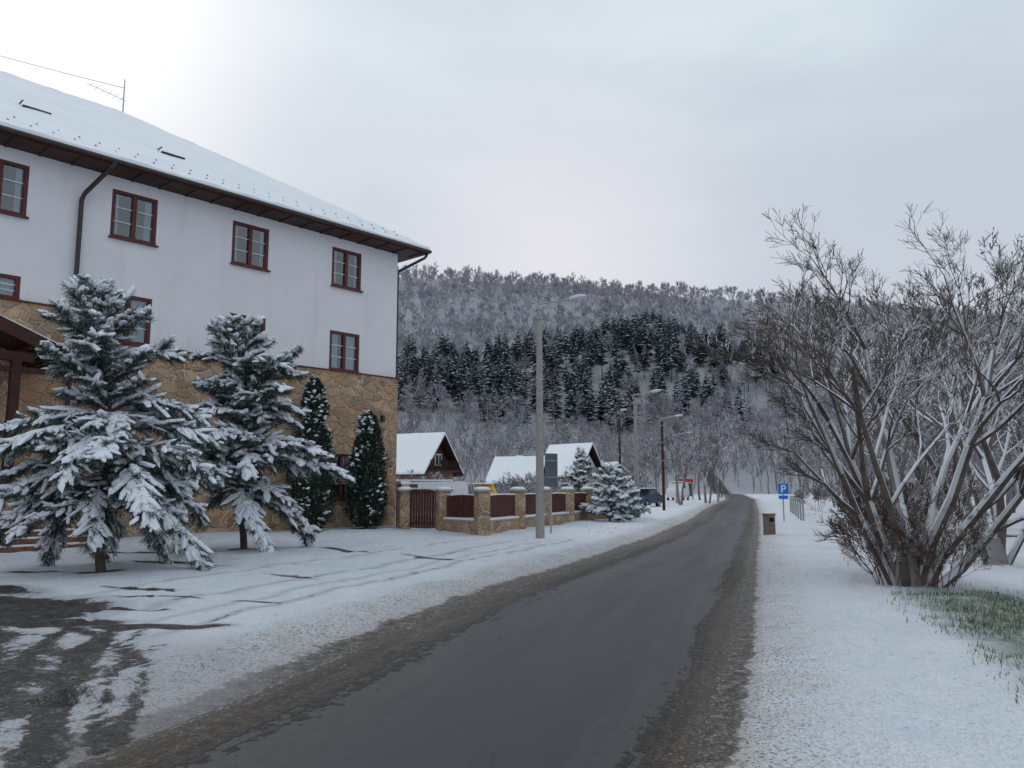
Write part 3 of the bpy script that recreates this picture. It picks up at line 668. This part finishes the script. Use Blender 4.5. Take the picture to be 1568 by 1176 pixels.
pine('snowy_spruce_tree',(5.4,38.3,Z(5.4,38.3)),1.7,.8,14,nb=34,snow=1.0,z0=.15,prof=lambda t:(1-t)**.7+.08,droop=.05,needles=8,width=.02,tr=.05,step=.16,lump=1.7)
pine('spruce_tree',(3.6,42.5,Z(3.6,42.5)),3.5,1.0,15,nb=60,snow=.7,z0=.2,prof=lambda t:(1-t)**.9+.06,droop=.05,needles=10,width=.022,tr=.06,step=.16,lump=1.5)

def thuja(name,loc,H,W,seed,gap=None):
    rng=np.random.default_rng(seed); mb=MB()
    N=17000; t=rng.random(N)**.85; az=rng.uniform(0,2*np.pi,N)
    prof=np.interp(t,[0,.05,.2,.45,.7,.85,.95,1],[.55,.8,1,.97,.72,.52,.33,.04])
    if gap: prof=prof*(1-gap[2]*np.exp(-((t-gap[0])/gap[1])**2))
    lump=.72+.56*vnoise(az*2.2,t*H*1.0,.42,seed)*1.0
    rr=W/2*prof*lump*rng.uniform(.72,1.08,N)
    P=np.stack([np.cos(az)*rr,np.sin(az)*rr,t*H+.05],1)
    out=np.stack([np.cos(az)*.55,np.sin(az)*.55,np.ones(N)*.9],1)+rng.normal(0,.35,(N,3)); out/=np.linalg.norm(out,axis=1,keepdims=True)
    sd=np.cross(out,rng.normal(0,1,(N,3))); sd/=np.linalg.norm(sd,axis=1,keepdims=True)
    l_=rng.uniform(.06,.15,(N,1)); w_=rng.uniform(.012,.028,(N,1))
    V=np.stack([P-sd*w_,P+sd*w_,P+out*l_],1).reshape(-1,3)
    F=np.arange(N*3).reshape(-1,3); fr=rng.random(N)<.10
    mb.add(V,F[~fr],0); mb.f.append(F[fr]+(mb.n-len(V))); mb.m.append(np.full(fr.sum(),1))
    c=ICO3_V.copy(); tt=(c[:,2]+1)/2; pr=np.interp(tt,[0,.05,.2,.45,.7,.85,.95,1],[.5,.8,1,.97,.72,.52,.3,.02])*.58
    if gap: pr=pr*(1-gap[2]*np.exp(-((tt-gap[0])/gap[1])**2))
    ang=np.arctan2(c[:,1],c[:,0]); mb.add(np.stack([np.cos(ang)*pr*W/2,np.sin(ang)*pr*W/2,tt*H*.97+.05],1),ICO3_F,0)
    mb.tube((0,0,-.1),(0,0,.4),.07,.06,7,3)
    k_=rng.integers(0,N,600); 
    sel=k_[vnoise(az[k_]*1.3,t[k_]*H,.7,seed+5)>.62]
    if len(sel):
        lumps(mb,P[sel]*np.array([1.06,1.06,1])+np.array([0,0,.05]),out[sel]*[1,1,.2],np.stack([rng.uniform(.05,.12,len(sel)),rng.uniform(.04,.08,len(sel)),rng.uniform(.02,.045,len(sel))],1),rng,2,.3)
    return mb.obj(name,[M_thuja,M_needle2,M_tsnow,M_bark],loc=loc)
thuja('thuja_tree',(-7.12,28.5,Z(-7.12,28.5)),5.35,1.5,5,gap=(.70,.045,.45))
thuja('thuja_tree',(-5.34,29.6,Z(-5.34,29.6)),4.2,1.35,6)

fs=bare_mesh('frosted_shrub',61,2.6,3,stems=10,spread=.7,r=.02,mat=M_treebark,nchild=(5,7),rmin=.012,trop=.06,ratio=.6)
fs.location=(-5.8,52,0)
for (x,y,s) in [(-4.2,54,.9),(-7.5,50,.9),(-1.5,60,.8),(.5,64,1.0),(2.6,66,1.1),(1.2,58,.7),(8.5,70,1.0),(9.5,63,.8),(12.2,80,1.2),(4.5,60,.8),(-2.8,48,.7),(6.5,75,1.3),(22,58,.9),(20.5,44,.6)]:
    inst('frosted_shrub',fs.data,(x,y,Z(x,y)),R_.uniform(0,6),s)

# ---------------- far forest, instanced
tcol=bpy.data.collections.new('far_tree_templates')
def tmpl(o): tcol.objects.link(o)
for i,sd_ in enumerate((2,13,27)):
    tmpl(bare_mesh('a%d_bare_tree_template'%i,sd_,14,3,stems=1,spread=.2,r=.20,mat=M_fbark,nchild=(6,8),rmin=.035,trop=.08,parent='NOLINK',ang=(.35,.8),first=.66,ratio=.52,ribbon=True,thick=.09))
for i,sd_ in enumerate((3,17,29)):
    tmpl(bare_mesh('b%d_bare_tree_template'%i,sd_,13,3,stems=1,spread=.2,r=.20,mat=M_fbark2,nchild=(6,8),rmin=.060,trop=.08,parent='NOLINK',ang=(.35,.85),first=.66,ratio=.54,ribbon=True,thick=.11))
def conifer_t(name,seed,H,W,z0):
    rng=np.random.default_rng(seed); mb=MB(); mb.tube((0,0,0),(0,0,H*.95),.2,.04,5,2)
    lv=13
    for i in range(lv):
        t=i/(lv-1); z=z0+(H-z0)*t; R=W*((1-t)**.75*(.55+.45*math.sin(min(1,t*2.4+.25)*math.pi/2)))+.25
        nb=7 if t<.8 else 5
        for j in range(nb):
            az=j*6.283/nb+rng.uniform(-.4,.4); r=R*rng.uniform(.55,1.25); zz=z+rng.uniform(-.5,.5); dz=-r*rng.uniform(.05,.4)
            c,s=math.cos(az),math.sin(az); w=r*rng.uniform(.30,.48)
            P=lambda q,o,h:[c*r*q-s*o,s*r*q+c*o,zz+dz*q+h]
            pts=[P(0,0,0),P(.35,-w*.7,-.1),P(.75,-w,-.35),P(.85,-w*.4,-.1),P(1.05,0,-.1),P(.8,w*.4,-.15),P(.75,w,-.3),P(.35,w*.7,-.1)]
            mb.add(pts,[[0,1,2,3],[0,3,4,5],[0,5,6,7]],0)
            if rng.random()<.75:
                a_=rng.uniform(.5,.9); pts=[P(.4,0,.1),P(.65,-w*a_,-.02),P(1.08,-w*.15,-.22),P(.85,w*a_*.8,-.05)]
                mb.add(pts,[[0,1,2,3]],1)
    return mb.obj(name,[M_fneedle,M_fsnow,M_bark],'NOLINK')
tmpl(conifer_t('c0_conifer_template',1,15,3.0,3.0)); tmpl(conifer_t('c1_conifer_template',2,16,3.2,6.5)); tmpl(conifer_t('c2_conifer_template',3,13,3.3,3.0))

def scatter(name,P,idx,scl,rot):
    me=bpy.data.meshes.new(name); me.from_pydata([tuple(p) for p in P],[],[])
    a=me.attributes.new('idx','INT','POINT'); a.data.foreach_set('value',np.array(idx,dtype=np.int32))
    a=me.attributes.new('scl','FLOAT_VECTOR','POINT'); a.data.foreach_set('vector',np.array(scl,dtype=np.float32).ravel())
    a=me.attributes.new('rotz','FLOAT_VECTOR','POINT'); a.data.foreach_set('vector',np.array(rot,dtype=np.float32).ravel())
    o=bpy.data.objects.new(name,me); scene.collection.objects.link(o)
    ng=bpy.data.node_groups.new(name+'_nodes','GeometryNodeTree')
    ng.interface.new_socket('Geometry',in_out='INPUT',socket_type='NodeSocketGeometry'); ng.interface.new_socket('Geometry',in_out='OUTPUT',socket_type='NodeSocketGeometry')
    gi=ng.nodes.new('NodeGroupInput'); go=ng.nodes.new('NodeGroupOutput'); ip=ng.nodes.new('GeometryNodeInstanceOnPoints'); ci=ng.nodes.new('GeometryNodeCollectionInfo')
    ci.inputs['Collection'].default_value=tcol; ci.inputs['Separate Children'].default_value=True; ci.inputs['Reset Children'].default_value=True
    def na(n,t): q=ng.nodes.new('GeometryNodeInputNamedAttribute'); q.data_type=t; q.inputs['Name'].default_value=n; return q.outputs['Attribute']
    ng.links.new(gi.outputs[0],ip.inputs['Points']); ng.links.new(ci.outputs[0],ip.inputs['Instance']); ip.inputs['Pick Instance'].default_value=True
    ng.links.new(na('idx','INT'),ip.inputs['Instance Index']); ng.links.new(na('scl','FLOAT_VECTOR'),ip.inputs['Scale']); ng.links.new(na('rotz','FLOAT_VECTOR'),ip.inputs['Rotation'])
    ng.links.new(ip.outputs[0],go.inputs[0]); md=o.modifiers.new('scatter','NODES'); md.node_group=ng
    return o
rng=np.random.default_rng(11)
def jgrid(x0,x1,y0,y1,s):
    gx,gy=np.meshgrid(np.arange(x0,x1,s),np.arange(y0,y1,s)); x=gx.ravel()+rng.uniform(-s*.55,s*.55,gx.size); y=gy.ravel()+rng.uniform(-s*.55,s*.55,gx.size); return x,y
x,y=jgrid(-240,540,178,590,6.6)
q=x/y; ok=(q>-.34)&(q<.82); x=x[ok];y=y[ok];q=q[ok]
top=np.interp(q,[-.25,-.1,0,.1,.2,.3,.36,.4],[325,340,375,390,415,450,425,350]); bot=np.interp(q,[-.25,0,.1,.2,.3,.36,.4],[225,205,205,222,250,285,330])
nz=vnoise(x,y,45,21)*.5+vnoise(x,y,16,22)*.5
band=sstep(-5,22,y-bot+(nz-.5)*60)*sstep(-5,22,top-y+(nz-.5)*110)*sstep(-.30,-.2,q)*sstep(.40,.36,q)
con=(band*.9+nz*.5)>.93
con|=(nz>.76)&(y<470)&(q<.45)
con&=(rng.random(len(x))<.86)
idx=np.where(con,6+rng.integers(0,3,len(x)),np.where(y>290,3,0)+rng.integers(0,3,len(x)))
sc=np.where(con,rng.uniform(.5,1.1,len(x)),rng.uniform(.55,.95,len(x)))
h=hill(x,y)
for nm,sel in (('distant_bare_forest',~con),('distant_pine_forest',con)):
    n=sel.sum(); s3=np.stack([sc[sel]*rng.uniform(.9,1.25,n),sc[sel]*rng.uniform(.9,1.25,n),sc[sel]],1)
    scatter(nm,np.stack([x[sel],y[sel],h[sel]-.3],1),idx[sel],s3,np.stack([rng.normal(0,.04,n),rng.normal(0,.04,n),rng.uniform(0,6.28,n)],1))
x,y=jgrid(-60,170,112,180,6.0)
q=x/y; rc=(RL(y)+RR(y))/2
ok=(q>-.4)&(q<1.1)&((np.abs(x-rc)>6)|(y>172))&((x>rc)|(y>128))
x=x[ok];y=y[ok]
x2,y2=jgrid(22,120,40,112,6.0); ok=(x2>RR(y2)+8)&(x2/y2<1.1)&(x2/y2>.42); x2=x2[ok];y2=y2[ok]
x=np.concatenate([x,x2]);y=np.concatenate([y,y2]);n=len(x)
s=rng.uniform(.5,.9,n); zz=gz(x,y)
scatter('riverside_bare_trees',np.stack([x,y,zz-.2],1),rng.integers(0,3,n),np.stack([s,s,s],1),np.stack([np.zeros(n),np.zeros(n),rng.uniform(0,6.28,n)],1))

rng=np.random.default_rng(5); N=150000
x=rng.uniform(3.2,14,N); y=rng.uniform(4.5,15,N); dr=(x-RR(y))*.94
den=np.clip((dr-1.9)/.7,0,1)*sstep(14.5,11,y+(x-5)*.12)*sstep(.25,.55,vnoise(x,y,.9,31)*.6+vnoise(x,y,.3,32)*.4)
ok=rng.random(N)<den; x=x[ok];y=y[ok]
N2=5000; ya=rng.uniform(9,45,N2); side=rng.random(N2)<.6; xa=np.where(side,RR(ya)+rng.uniform(1.9,3.6,N2),RL(ya)-rng.uniform(1.2,4.0,N2))
cl=(vnoise(xa,ya,.7,40)>.70)&(side|(ya>26)); xa=xa[cl];ya=ya[cl]
mb=MB()
def blades(x,y,h0,h1,mat,w=.006):
    n=len(x); z=gz(x,y); h=rng.uniform(h0,h1,n); az=rng.uniform(0,6.28,n); le=rng.uniform(.2,.9,n)*h
    b0=np.stack([x,y,z-.02],1); tip=b0+np.stack([np.cos(az)*le,np.sin(az)*le,h],1); mid=b0+np.stack([np.cos(az)*le*.35,np.sin(az)*le*.35,h*.62],1)
    sd=np.stack([-np.sin(az),np.cos(az),np.zeros(n)],1)*w
    V=np.stack([b0-sd,b0+sd,mid+sd,mid-sd,tip],1).reshape(-1,3); k_=np.arange(n)[:,None]*5
    mb.add(V,k_+np.array([[0,1,2,3]]),mat); mb.f.append(k_+np.array([[3,2,4]])+(mb.n-len(V))); mb.m.append(np.full(n,mat))
fr=rng.random(len(x)); 
blades(x[fr<.6],y[fr<.6],.03,.09,0,.004); blades(x[fr>=.6],y[fr>=.6],.03,.08,2,.004)
blades(xa,ya,.04,.13,1,.004)
mb.obj('meadow_grass',[m_simple('green_grass',(.11,.155,.08),.7,.2,.4,2),m_simple('dry_grass',(.32,.27,.19),.8,.2,.3,2),m_simple('frosted_grass',(.46,.52,.48),.8,.2,.2,2)])

# ------------------------------------------------------------------ fence
mb=MB()
pil=[(-2.44,28.6),(-1.0,26.9),(.22,29.7),(1.3,32.2),(2.4,34.7),(3.5,37.2),(4.6,39.7),(5.7,42.2)]
P0=(-4.55,32.6)
def pillar(x,y,rz=.4,h=1.42,w=.42):
    mb.box((x,y,h/2-.1),(w,w,h+.2),0,rz); mb.box((x,y,h+.035),(w+.14,w+.14,.07),2,rz)
    T=ICO3_V.copy(); T[:,2]=np.maximum(T[:,2],0); T=np.sign(T)*np.abs(T)**.7
    ca_,sa_=math.cos(rz),math.sin(rz); q=np.stack([T[:,0]*(w/2+.05),T[:,1]*(w/2+.05),T[:,2]*.10],1)
    q=np.stack([q[:,0]*ca_-q[:,1]*sa_,q[:,0]*sa_+q[:,1]*ca_,q[:,2]],1); mb.add(q+np.array([x,y,h+.07]),ICO3_F,3)
def panel(p,q,solid=False):
    p=np.array(p);q=np.array(q); d=q-p; L=np.hypot(*d); d/=L; a=p+d*.2; b_=q-d*.2
    if not solid:
        mb.beam(a,b_,.26,-.3,.42,0); mb.beam(a,b_,.32,.42,.47,2); mb.beam(a,b_,.27,.47,.53,3)
    z0=.12 if solid else .56
    z1=1.45 if solid else 1.25
    nb=int((L-.4)/.115)
    for i in range(nb):
        c0=a+d*(i+.5)*(L-.4)/nb
        mb.box((c0[0],c0[1],(z0+z1)/2+.02*math.sin(i*math.pi/nb)),(.10,.025,z1-z0+.08*math.sin((i+.5)*math.pi/nb)),1,math.atan2(d[1],d[0]))
    for z in (z0+.12,z1-.1): mb.beam(a,b_,.05,z,z+.08,1,.04)
    mb.beam(a,b_,.05,z1+.06,z1+.10,3)
for p in pil: pillar(*p)
for p,q in zip(pil[:-1],pil[1:]): panel(p,q)
pillar(-3.95,29.6); 
mb.beam(P0,(-3.95,29.8),.3,-.3,1.7,0); mb.beam(P0,(-3.95,29.8),.34,1.7,1.79,3)
mb.obj('stone_and_wood_fence',[M_stone,M_wood2,M_concrete,M_snow])
mb=MB(); panel((-3.9,29.5),(-2.5,28.65),True); mb.obj('wooden_gate',[M_stone,M_wood2,M_concrete,M_snow])

# ------------------------------------------------------------------ street furniture
def lamp(name,x,y,H,az,arm=1.25,conc=True,rb=.14,rt=.085,k=1.0):
    e=empty(name,(x,y,Z(x,y))); mb=MB()
    mb.tube((0,0,-.2),(0,0,H),rb,rt,12,0)
    mb.obj('pole',[M_concrete if conc else M_wood],e,smooth=False)
    mb=MB(); c,s=math.cos(az),math.sin(az)
    for z in (H-.35,H-.05,H*.75,H*.55): mb.tube((0,0,z-.02),(0,0,z+.02),rt+.03,rt+.03,12,0)
    pts=[(-.12*c,-.12*s,H-.1),(-.1*c,-.1*s,H+.10),(.1*c,.1*s,H+.14),(arm*.5*c,arm*.5*s,H+.18),(arm*c,arm*s,H+.24)]
    for p,q in zip(pts[:-1],pts[1:]): mb.tube(p,q,.028*k,.028*k,8,0)
    mb.obj('arm',[M_metal],e)
    mb=MB(); V=ICO3_V*np.array([.28,.12,.10]); V[:,2]=np.where(V[:,2]<0,V[:,2]*.55,V[:,2]); V=np.stack([V[:,0]*c-V[:,1]*s,V[:,0]*s+V[:,1]*c,V[:,2]+V[:,0]*.12],1)
    mb.add(V+np.array([(arm+.2)*c,(arm+.2)*s,H+.27]),ICO3_F,0); mb.obj('lamp_head',[M_lampw],e,smooth=True)
    return e
lamp('street_lamp',.87,25.0,7.25,-.25,1.05)
lamp('street_lamp',6.3,40.5,6.1,-.25,.85,k=1.2)
lamp('street_lamp',9.9,52.5,5.9,-.25,.9,False,.1,.08,1.4)
lamp('street_lamp',15.2,74,6.2,-.25,1.0,k=1.5)
lamp('street_lamp',8.9,66,7.6,-.25,.2,False,.12,.08)
e=empty('traffic_sign',(1.30,26.9,Z(1.3,26.9))); mb=MB(); mb.tube((0,0,-.2),(0,0,2.65),.03,.03,8,0); mb.obj('post',[M_metal],e)
mb=MB(); mb.box((0,-.045,2.1),(.46,.02,1.1),0,0); mb.box((0,-.07,2.4),(.46,.03,.03),1); mb.box((0,-.07,1.85),(.46,.03,.03),1); o=mb.obj('board',[M_signback,M_metal],e,bevel=.006); o.rotation_euler=(0,0,.35)
px,py=12.15,36.0
e=empty('parking_sign',(px,py,0)); mb=MB(); mb.tube((0,.05,-.4),(0,.05,1.76),.03,.03,8,0); mb.obj('post',[M_metal],e)
mb=MB(); mb.box((0,0,1.50),(.50,.02,.50),1); mb.box((0,-.008,1.50),(.47,.02,.47),0)
mb.box((-.07,-.022,1.50),(.065,.012,.32),1)
mb.box((.02,-.022,1.63),(.13,.012,.055),1);mb.box((.02,-.022,1.49),(.13,.012,.055),1);mb.box((.09,-.022,1.56),(.055,.0125,.11),1)
mb.box((0,0,1.12),(.42,.02,.16),0); mb.obj('board',[M_blue,M_whitep],e)
e=empty('litter_bin',(8.5,26.7,Z(8.5,26.7)),.3); mb=MB()
mb.box((0,0,.34),(.28,.28,.66),0); mb.box((0,0,.695),(.33,.33,.05),0); mb.box((0,-.141,.52),(.18,.01,.14),1); mb.box((0,0,.735),(.29,.29,.03),2)
for i in range(5): mb.box((-.12+i*.06,-.146,.22),(.02,.012,.36),0)
mb.obj('body',[m_simple('weathered_wood',(.20,.165,.14),.8,.2,.3,8),M_dark,M_snow],e,bevel=.008)
mb=MB()
for i in range(7):
    x,y=13.0+i*.6,36+i*2.0; mb.tube((x,y,-.6),(x,y,1.05),.045,.04,6,0)
for i in range(6):
    for z in (.35,.7,1.0):
        mb.tube((13.0+i*.6,36+i*2.0,z),(13.0+(i+1)*.6,36+(i+1)*2.0,z),.02,.02,4,0)
mb.obj('verge_fence',[M_metal])
mb=MB()
for i in range(8):
    x=9.2+i*2.4; y=19.0+.25*i; z=Z(x,y); mb.tube((x,y,z-.2),(x,y,z+.75),.05,.045,7,0)
    if i<7:
        z2=Z(x+2.4,y+.25); mb.tube((x,y,z+.62),(x+2.4,y+.25,z2+.62),.035,.03,6,0); mb.tube((x,y,z+.66),(x+2.4,y+.25,z2+.66),.03,.03,6,1)
mb.obj('field_rail_fence',[M_bark,M_snow])

# ------------------------------------------------------------------ cars
def car(name,loc,rz,paint,L=4.2,W=1.7,H=1.45,van=False):
    e=empty(name,loc,rz); mb=MB()
    if van: prof=[(-L/2,.35),(-L/2,.95),(-L/2+.15,H*.6),(-L/2+.9,H*.66),(-L/2+1.5,H*.97),(L/2-.1,H),(L/2,H*.8),(L/2,.35)]
    else: prof=[(-L/2,.32),(-L/2-.02,.6),(-L/2+.15,.80),(-L/2+1.15,.93),(-L/2+1.75,H-.05),(-L/2+2.2,H),(L/2-1.2,H),(L/2-.45,.98),(L/2-.02,.9),(L/2,.6),(L/2-.05,.32)]
    n=len(prof)
    def ww(z): return W/2*(1-.16*max(0,(z-.9))/(H-.9+1e-6))
    V=[];
    for sg in (-1,1):
        for x_,z_ in prof: V.append([x_,sg*ww(z_),z_])
    F=[[i,(i+1)%n,(i+1)%n+n,i+n] for i in range(n)]
    mb.add(V,F,0); mb.add(V,[list(range(n))[::-1]],0); mb.add(V,[list(range(n,2*n))],0)
    mb.obj('body',[paint],e,bevel=.05)
    mb=MB(); 
    for sg in (-1,1):
        if van: q=[(-L/2+1.05,H*.68),(-L/2+1.5,H*.92),(-L/2+2.4,H*.92),(-L/2+2.4,H*.66)]
        else: q=[(-L/2+1.35,.95),(-L/2+1.85,H-.12),(L/2-1.25,H-.12),(L/2-.65,1.0)]
        V=[[x_,sg*(ww(z_)+.006),z_] for x_,z_ in q]; mb.add(V,[[0,1,2,3]],0)
    if not van:
        V=[[-L/2+1.2,-W*.38,.98],[-L/2+1.2,W*.38,.98],[-L/2+1.72,W*.34,H-.08],[-L/2+1.72,-W*.34,H-.08]]; mb.add(np.array(V)+[-.02,0,.02],[[0,1,2,3]],0)
        V=[[L/2-1.12,-W*.34,H-.08],[L/2-1.12,W*.34,H-.08],[L/2-.5,W*.38,1.04],[L/2-.5,-W*.38,1.04]]; mb.add(np.array(V)+[.03,0,.02],[[0,1,2,3]],0)
    mb.obj('windows',[m_simple('car_glass',(.02,.025,.03),.1,.6,.1)],e)
    mb=MB()
    for sx in (-L/2+.8,L/2-.8):
        for sg in (-1,1):
            mb.tube((sx,sg*(W/2-.18),.32),(sx,sg*(W/2+.01),.32),.32,.32,16,0); mb.tube((sx,sg*(W/2-.1),.32),(sx,sg*(W/2+.02),.32),.18,.18,12,1)
    mb.obj('wheels',[M_rub,M_metal],e)
    mb=MB()
    for sg in (-1,1): mb.box((-L/2+.03,sg*W*.36,.68),(.1,.28,.14),0); mb.box((L/2-.02,sg*W*.38,.78),(.08,.2,.2),1)
    mb.box((.25,0,H+.035),(1.7 if not van else L*.6,W*.74,.08),2)
    mb.obj('lights_and_snow',[M_whitep,M_red,M_snow],e,bevel=.03)
    return e
M_cb=m_simple('car_paint_blue',(.010,.045,.095),.3,.5,.1); M_cw=m_simple('car_paint_white',(.72,.73,.75),.35,.5,.04)
car('blue_parked_car',(10.1,62,0),1.0,M_cb,3.9,1.65,1.42)
car('white_parked_car',(10.0,68,0),.1,M_cw)
car('white_van',(-4.6,39.0,0.1),.15,M_cw,4.8,1.9,1.75,True)
car('yellow_van',(-2.0,52.0,0),1.9,M_orange,4.0,1.6,1.75,True)
car('white_van',(19.0,92,0),1.2,M_cw,4.8,1.9,2.1,True)

e=empty('bus_shelter',(20.9,97,0),-.3); mb=MB()
for sx in (-.9,.9):
    for sy in (-.6,.6): mb.tube((sx,sy,0),(sx,sy,2.3),.05,.05,6,0)
mb.box((0,.62,1.2),(1.8,.04,1.6),1); mb.box((0,0,2.36),(2.1,1.6,.12),0); mb.box((0,-.83,2.3),(2.1,.06,.4),2); mb.box((0,0,2.47),(2.0,1.5,.1),3); mb.box((0,.35,.5),(1.5,.4,.06),1)
mb.obj('shelter_body',[M_metal,M_signback,M_red,M_snow],e)

# ------------------------------------------------------------------ houses
def house(name,x,y,rz,W,D,wh,rh,wall,gable,ch=True,ov=.6):
    e=empty(name,(x,y,0),rz); mb=MB()
    mb.add([[-W/2,-D/2,-.3],[W/2,-D/2,-.3],[W/2,D/2,-.3],[-W/2,D/2,-.3],[-W/2,-D/2,wh],[W/2,-D/2,wh],[W/2,D/2,wh],[-W/2,D/2,wh]],[[0,1,5,4],[1,2,6,5],[2,3,7,6],[3,0,4,7]],0)
    for sy in (-1,1): mb.add([[-W/2,sy*D/2,wh],[W/2,sy*D/2,wh],[0,sy*D/2,wh+rh*W/(W+1.2)]],[[0,1,2]],1)
    mb.obj('walls',[wall,gable],e)
    mb=MB(); o=ov; sl=rh/(W/2+o)
    for sg in (-1,1):
        for (off,mat,inset,th) in ((0,0,0,.12),(.125,1,.03,.2)):
            a=(sg*(W/2+o-inset),wh-o*rh/(W/2+o)+.1+off+inset*sl); b_=(0,wh+rh-.35+.1+off+.2)
            y0,y1=-D/2-.7+inset,D/2+.7-inset
            V=[[a[0],y0,a[1]],[b_[0],y0,b_[1]],[b_[0],y1,b_[1]],[a[0],y1,a[1]]]; V=V+[[p[0],p[1],p[2]+th] for p in V]
            mb.add(V,[[0,1,2,3],[4,5,6,7],[0,1,5,4],[1,2,6,5],[2,3,7,6],[3,0,4,7]],mat)
    if ch: mb.box((W*.18,D*.1,wh+rh*.85),(.5,.5,1.3),2); mb.box((W*.18,D*.1,wh+rh*.85+.7),(.56,.56,.1),1)
    mb.obj('roof',[M_wood,M_rsnow,m_simple('chimney_brick',(.25,.1,.06),.8,.2)],e)
    mb=MB()
    def win(cx,cz,w,h,face):
        if face=='f': mb.box((cx,-D/2-.02,cz),(w+.16,.06,h+.16),0); mb.box((cx,-D/2-.04,cz),(w,.05,h),1); mb.box((cx,-D/2-.07,cz),(.05,.03,h),0)
        else: mb.box((-W/2-.02,cx,cz),(.06,w+.16,h+.16),0); mb.box((-W/2-.04,cx,cz),(.05,w,h),1); mb.box((-W/2-.07,cx,cz),(.03,.05,h),0)
    win(-W*.22,1.5,1.0,1.1,'f'); win(W*.22,1.5,1.0,1.1,'f'); win(0,wh+rh*.3,.8,.8,'f'); win(-D*.25,1.5,1.0,1.1,'s'); win(D*.2,1.5,1.0,1.1,'s')
    mb.box((0,-D/2-.4,wh-.05),(W+.2,.8,.12),2)
    for i in range(int(W/.25)): mb.box((-W/2+.12+i*.25,-D/2-.78,wh+.4),(.06,.04,.8),2)
    mb.obj('windows_and_balcony',[M_whitep,m_simple('house_glass',(.04,.05,.06),.15,.5,.1),M_wood],e)
    return e
M_cream=m_simple('cream_render',(.50,.46,.42),.85,.2,.1,2)
house('chalet_house',-8.0,66,1.05,4.4,4.6,2.9,2.8,m_simple('brown_render',(.25,.13,.09),.85,.2,.2,2),M_wood)
house('village_house',.9,82,1.2,4.6,4.4,2.0,2.4,M_cream,M_wood,ov=.4)
house('village_house',6.3,86,.75,3.8,5.0,2.8,3.1,M_white,M_white,ov=.35)
house('village_house',13.5,118,.4,6,7,2.4,2.4,M_cream,M_wood)

# ------------------------------------------------------------------ light
sunv=Vector((-.56,.86,.60)).normalized()
w=bpy.data.worlds.new("World"); scene.world=w; w.use_nodes=True; nt=w.node_tree
bg=nt.nodes['Background']; bg.inputs[1].default_value=.1
sky=nt.nodes.new('ShaderNodeTexSky'); sky.sky_type='NISHITA'; sky.sun_disc=False
el=math.asin(sunv.z); sky.sun_elevation=el; sky.sun_rotation=math.atan2(sunv.x,sunv.y)
tc=nt.nodes.new('ShaderNodeTexCoord'); gen=tc.outputs['Generated']
vm=nt.nodes.new('ShaderNodeVectorMath'); vm.operation='DOT_PRODUCT'; nt.links.new(gen,vm.inputs[0]); vm.inputs[1].default_value=sunv
dt=vm.outputs['Value']
sx=nt.nodes.new('ShaderNodeSeparateXYZ'); nt.links.new(gen,sx.inputs[0]); zz=sx.outputs[2]
base=ramp(nt,mrange(nt,zz,0,.75),[(0,(.66,.67,.72)),(.35,(.65,.69,.75)),(.75,(.66,.75,.81)),(1,(.66,.74,.81))])
cl=noise(nt,mapping(nt,gen,(1,1,3.2)),1.5,5,.5)
base=mixc(nt,mrange(nt,cl,.40,.64,0,.65),base,(.52,.58,.66))
base=mixc(nt,mrange(nt,cl,.30,.48,.55,0),base,(.84,.88,.92))
glow=mth(nt,'POWER',mth(nt,'MAXIMUM',dt,0),40)
base=mixc(nt,mth(nt,'MULTIPLY',glow,.95,True),base,(1.12,1.11,1.12))
g2=nt.nodes.new('ShaderNodeVectorMath'); g2.operation='DOT_PRODUCT'; nt.links.new(gen,g2.inputs[0]); g2.inputs[1].default_value=Vector((.05,1,.30)).normalized()
base=mixc(nt,mth(nt,'MULTIPLY',mth(nt,'POWER',mth(nt,'MAXIMUM',g2.outputs['Value'],0),60),.6),base,(.90,.85,.87))
sc_=mixc(nt,1.0,base,(10.3,10.3,10.3),'MULTIPLY')
fin=mixc(nt,.92,sky.outputs[0],sc_)
nt.links.new(fin,bg.inputs[0])
sl=bpy.data.lights.new('sun','SUN'); sl.energy=.65; sl.angle=math.radians(25); sl.color=(1,.97,.94)
so=bpy.data.objects.new('sun',sl); so.rotation_euler=sunv.to_track_quat('Z','Y').to_euler(); so.location=(-20,40,40); scene.collection.objects.link(so)

cam=bpy.data.cameras.new('camera'); cam.lens=28.0; cam.sensor_width=36; cam.clip_end=6000; cam.clip_start=.05
co_=bpy.data.objects.new('camera',cam); co_.location=(0,0,1.6); co_.rotation_euler=(math.radians(90+7.33),0,0); scene.collection.objects.link(co_)
scene.camera=co_
print('objects',len(bpy.data.objects))
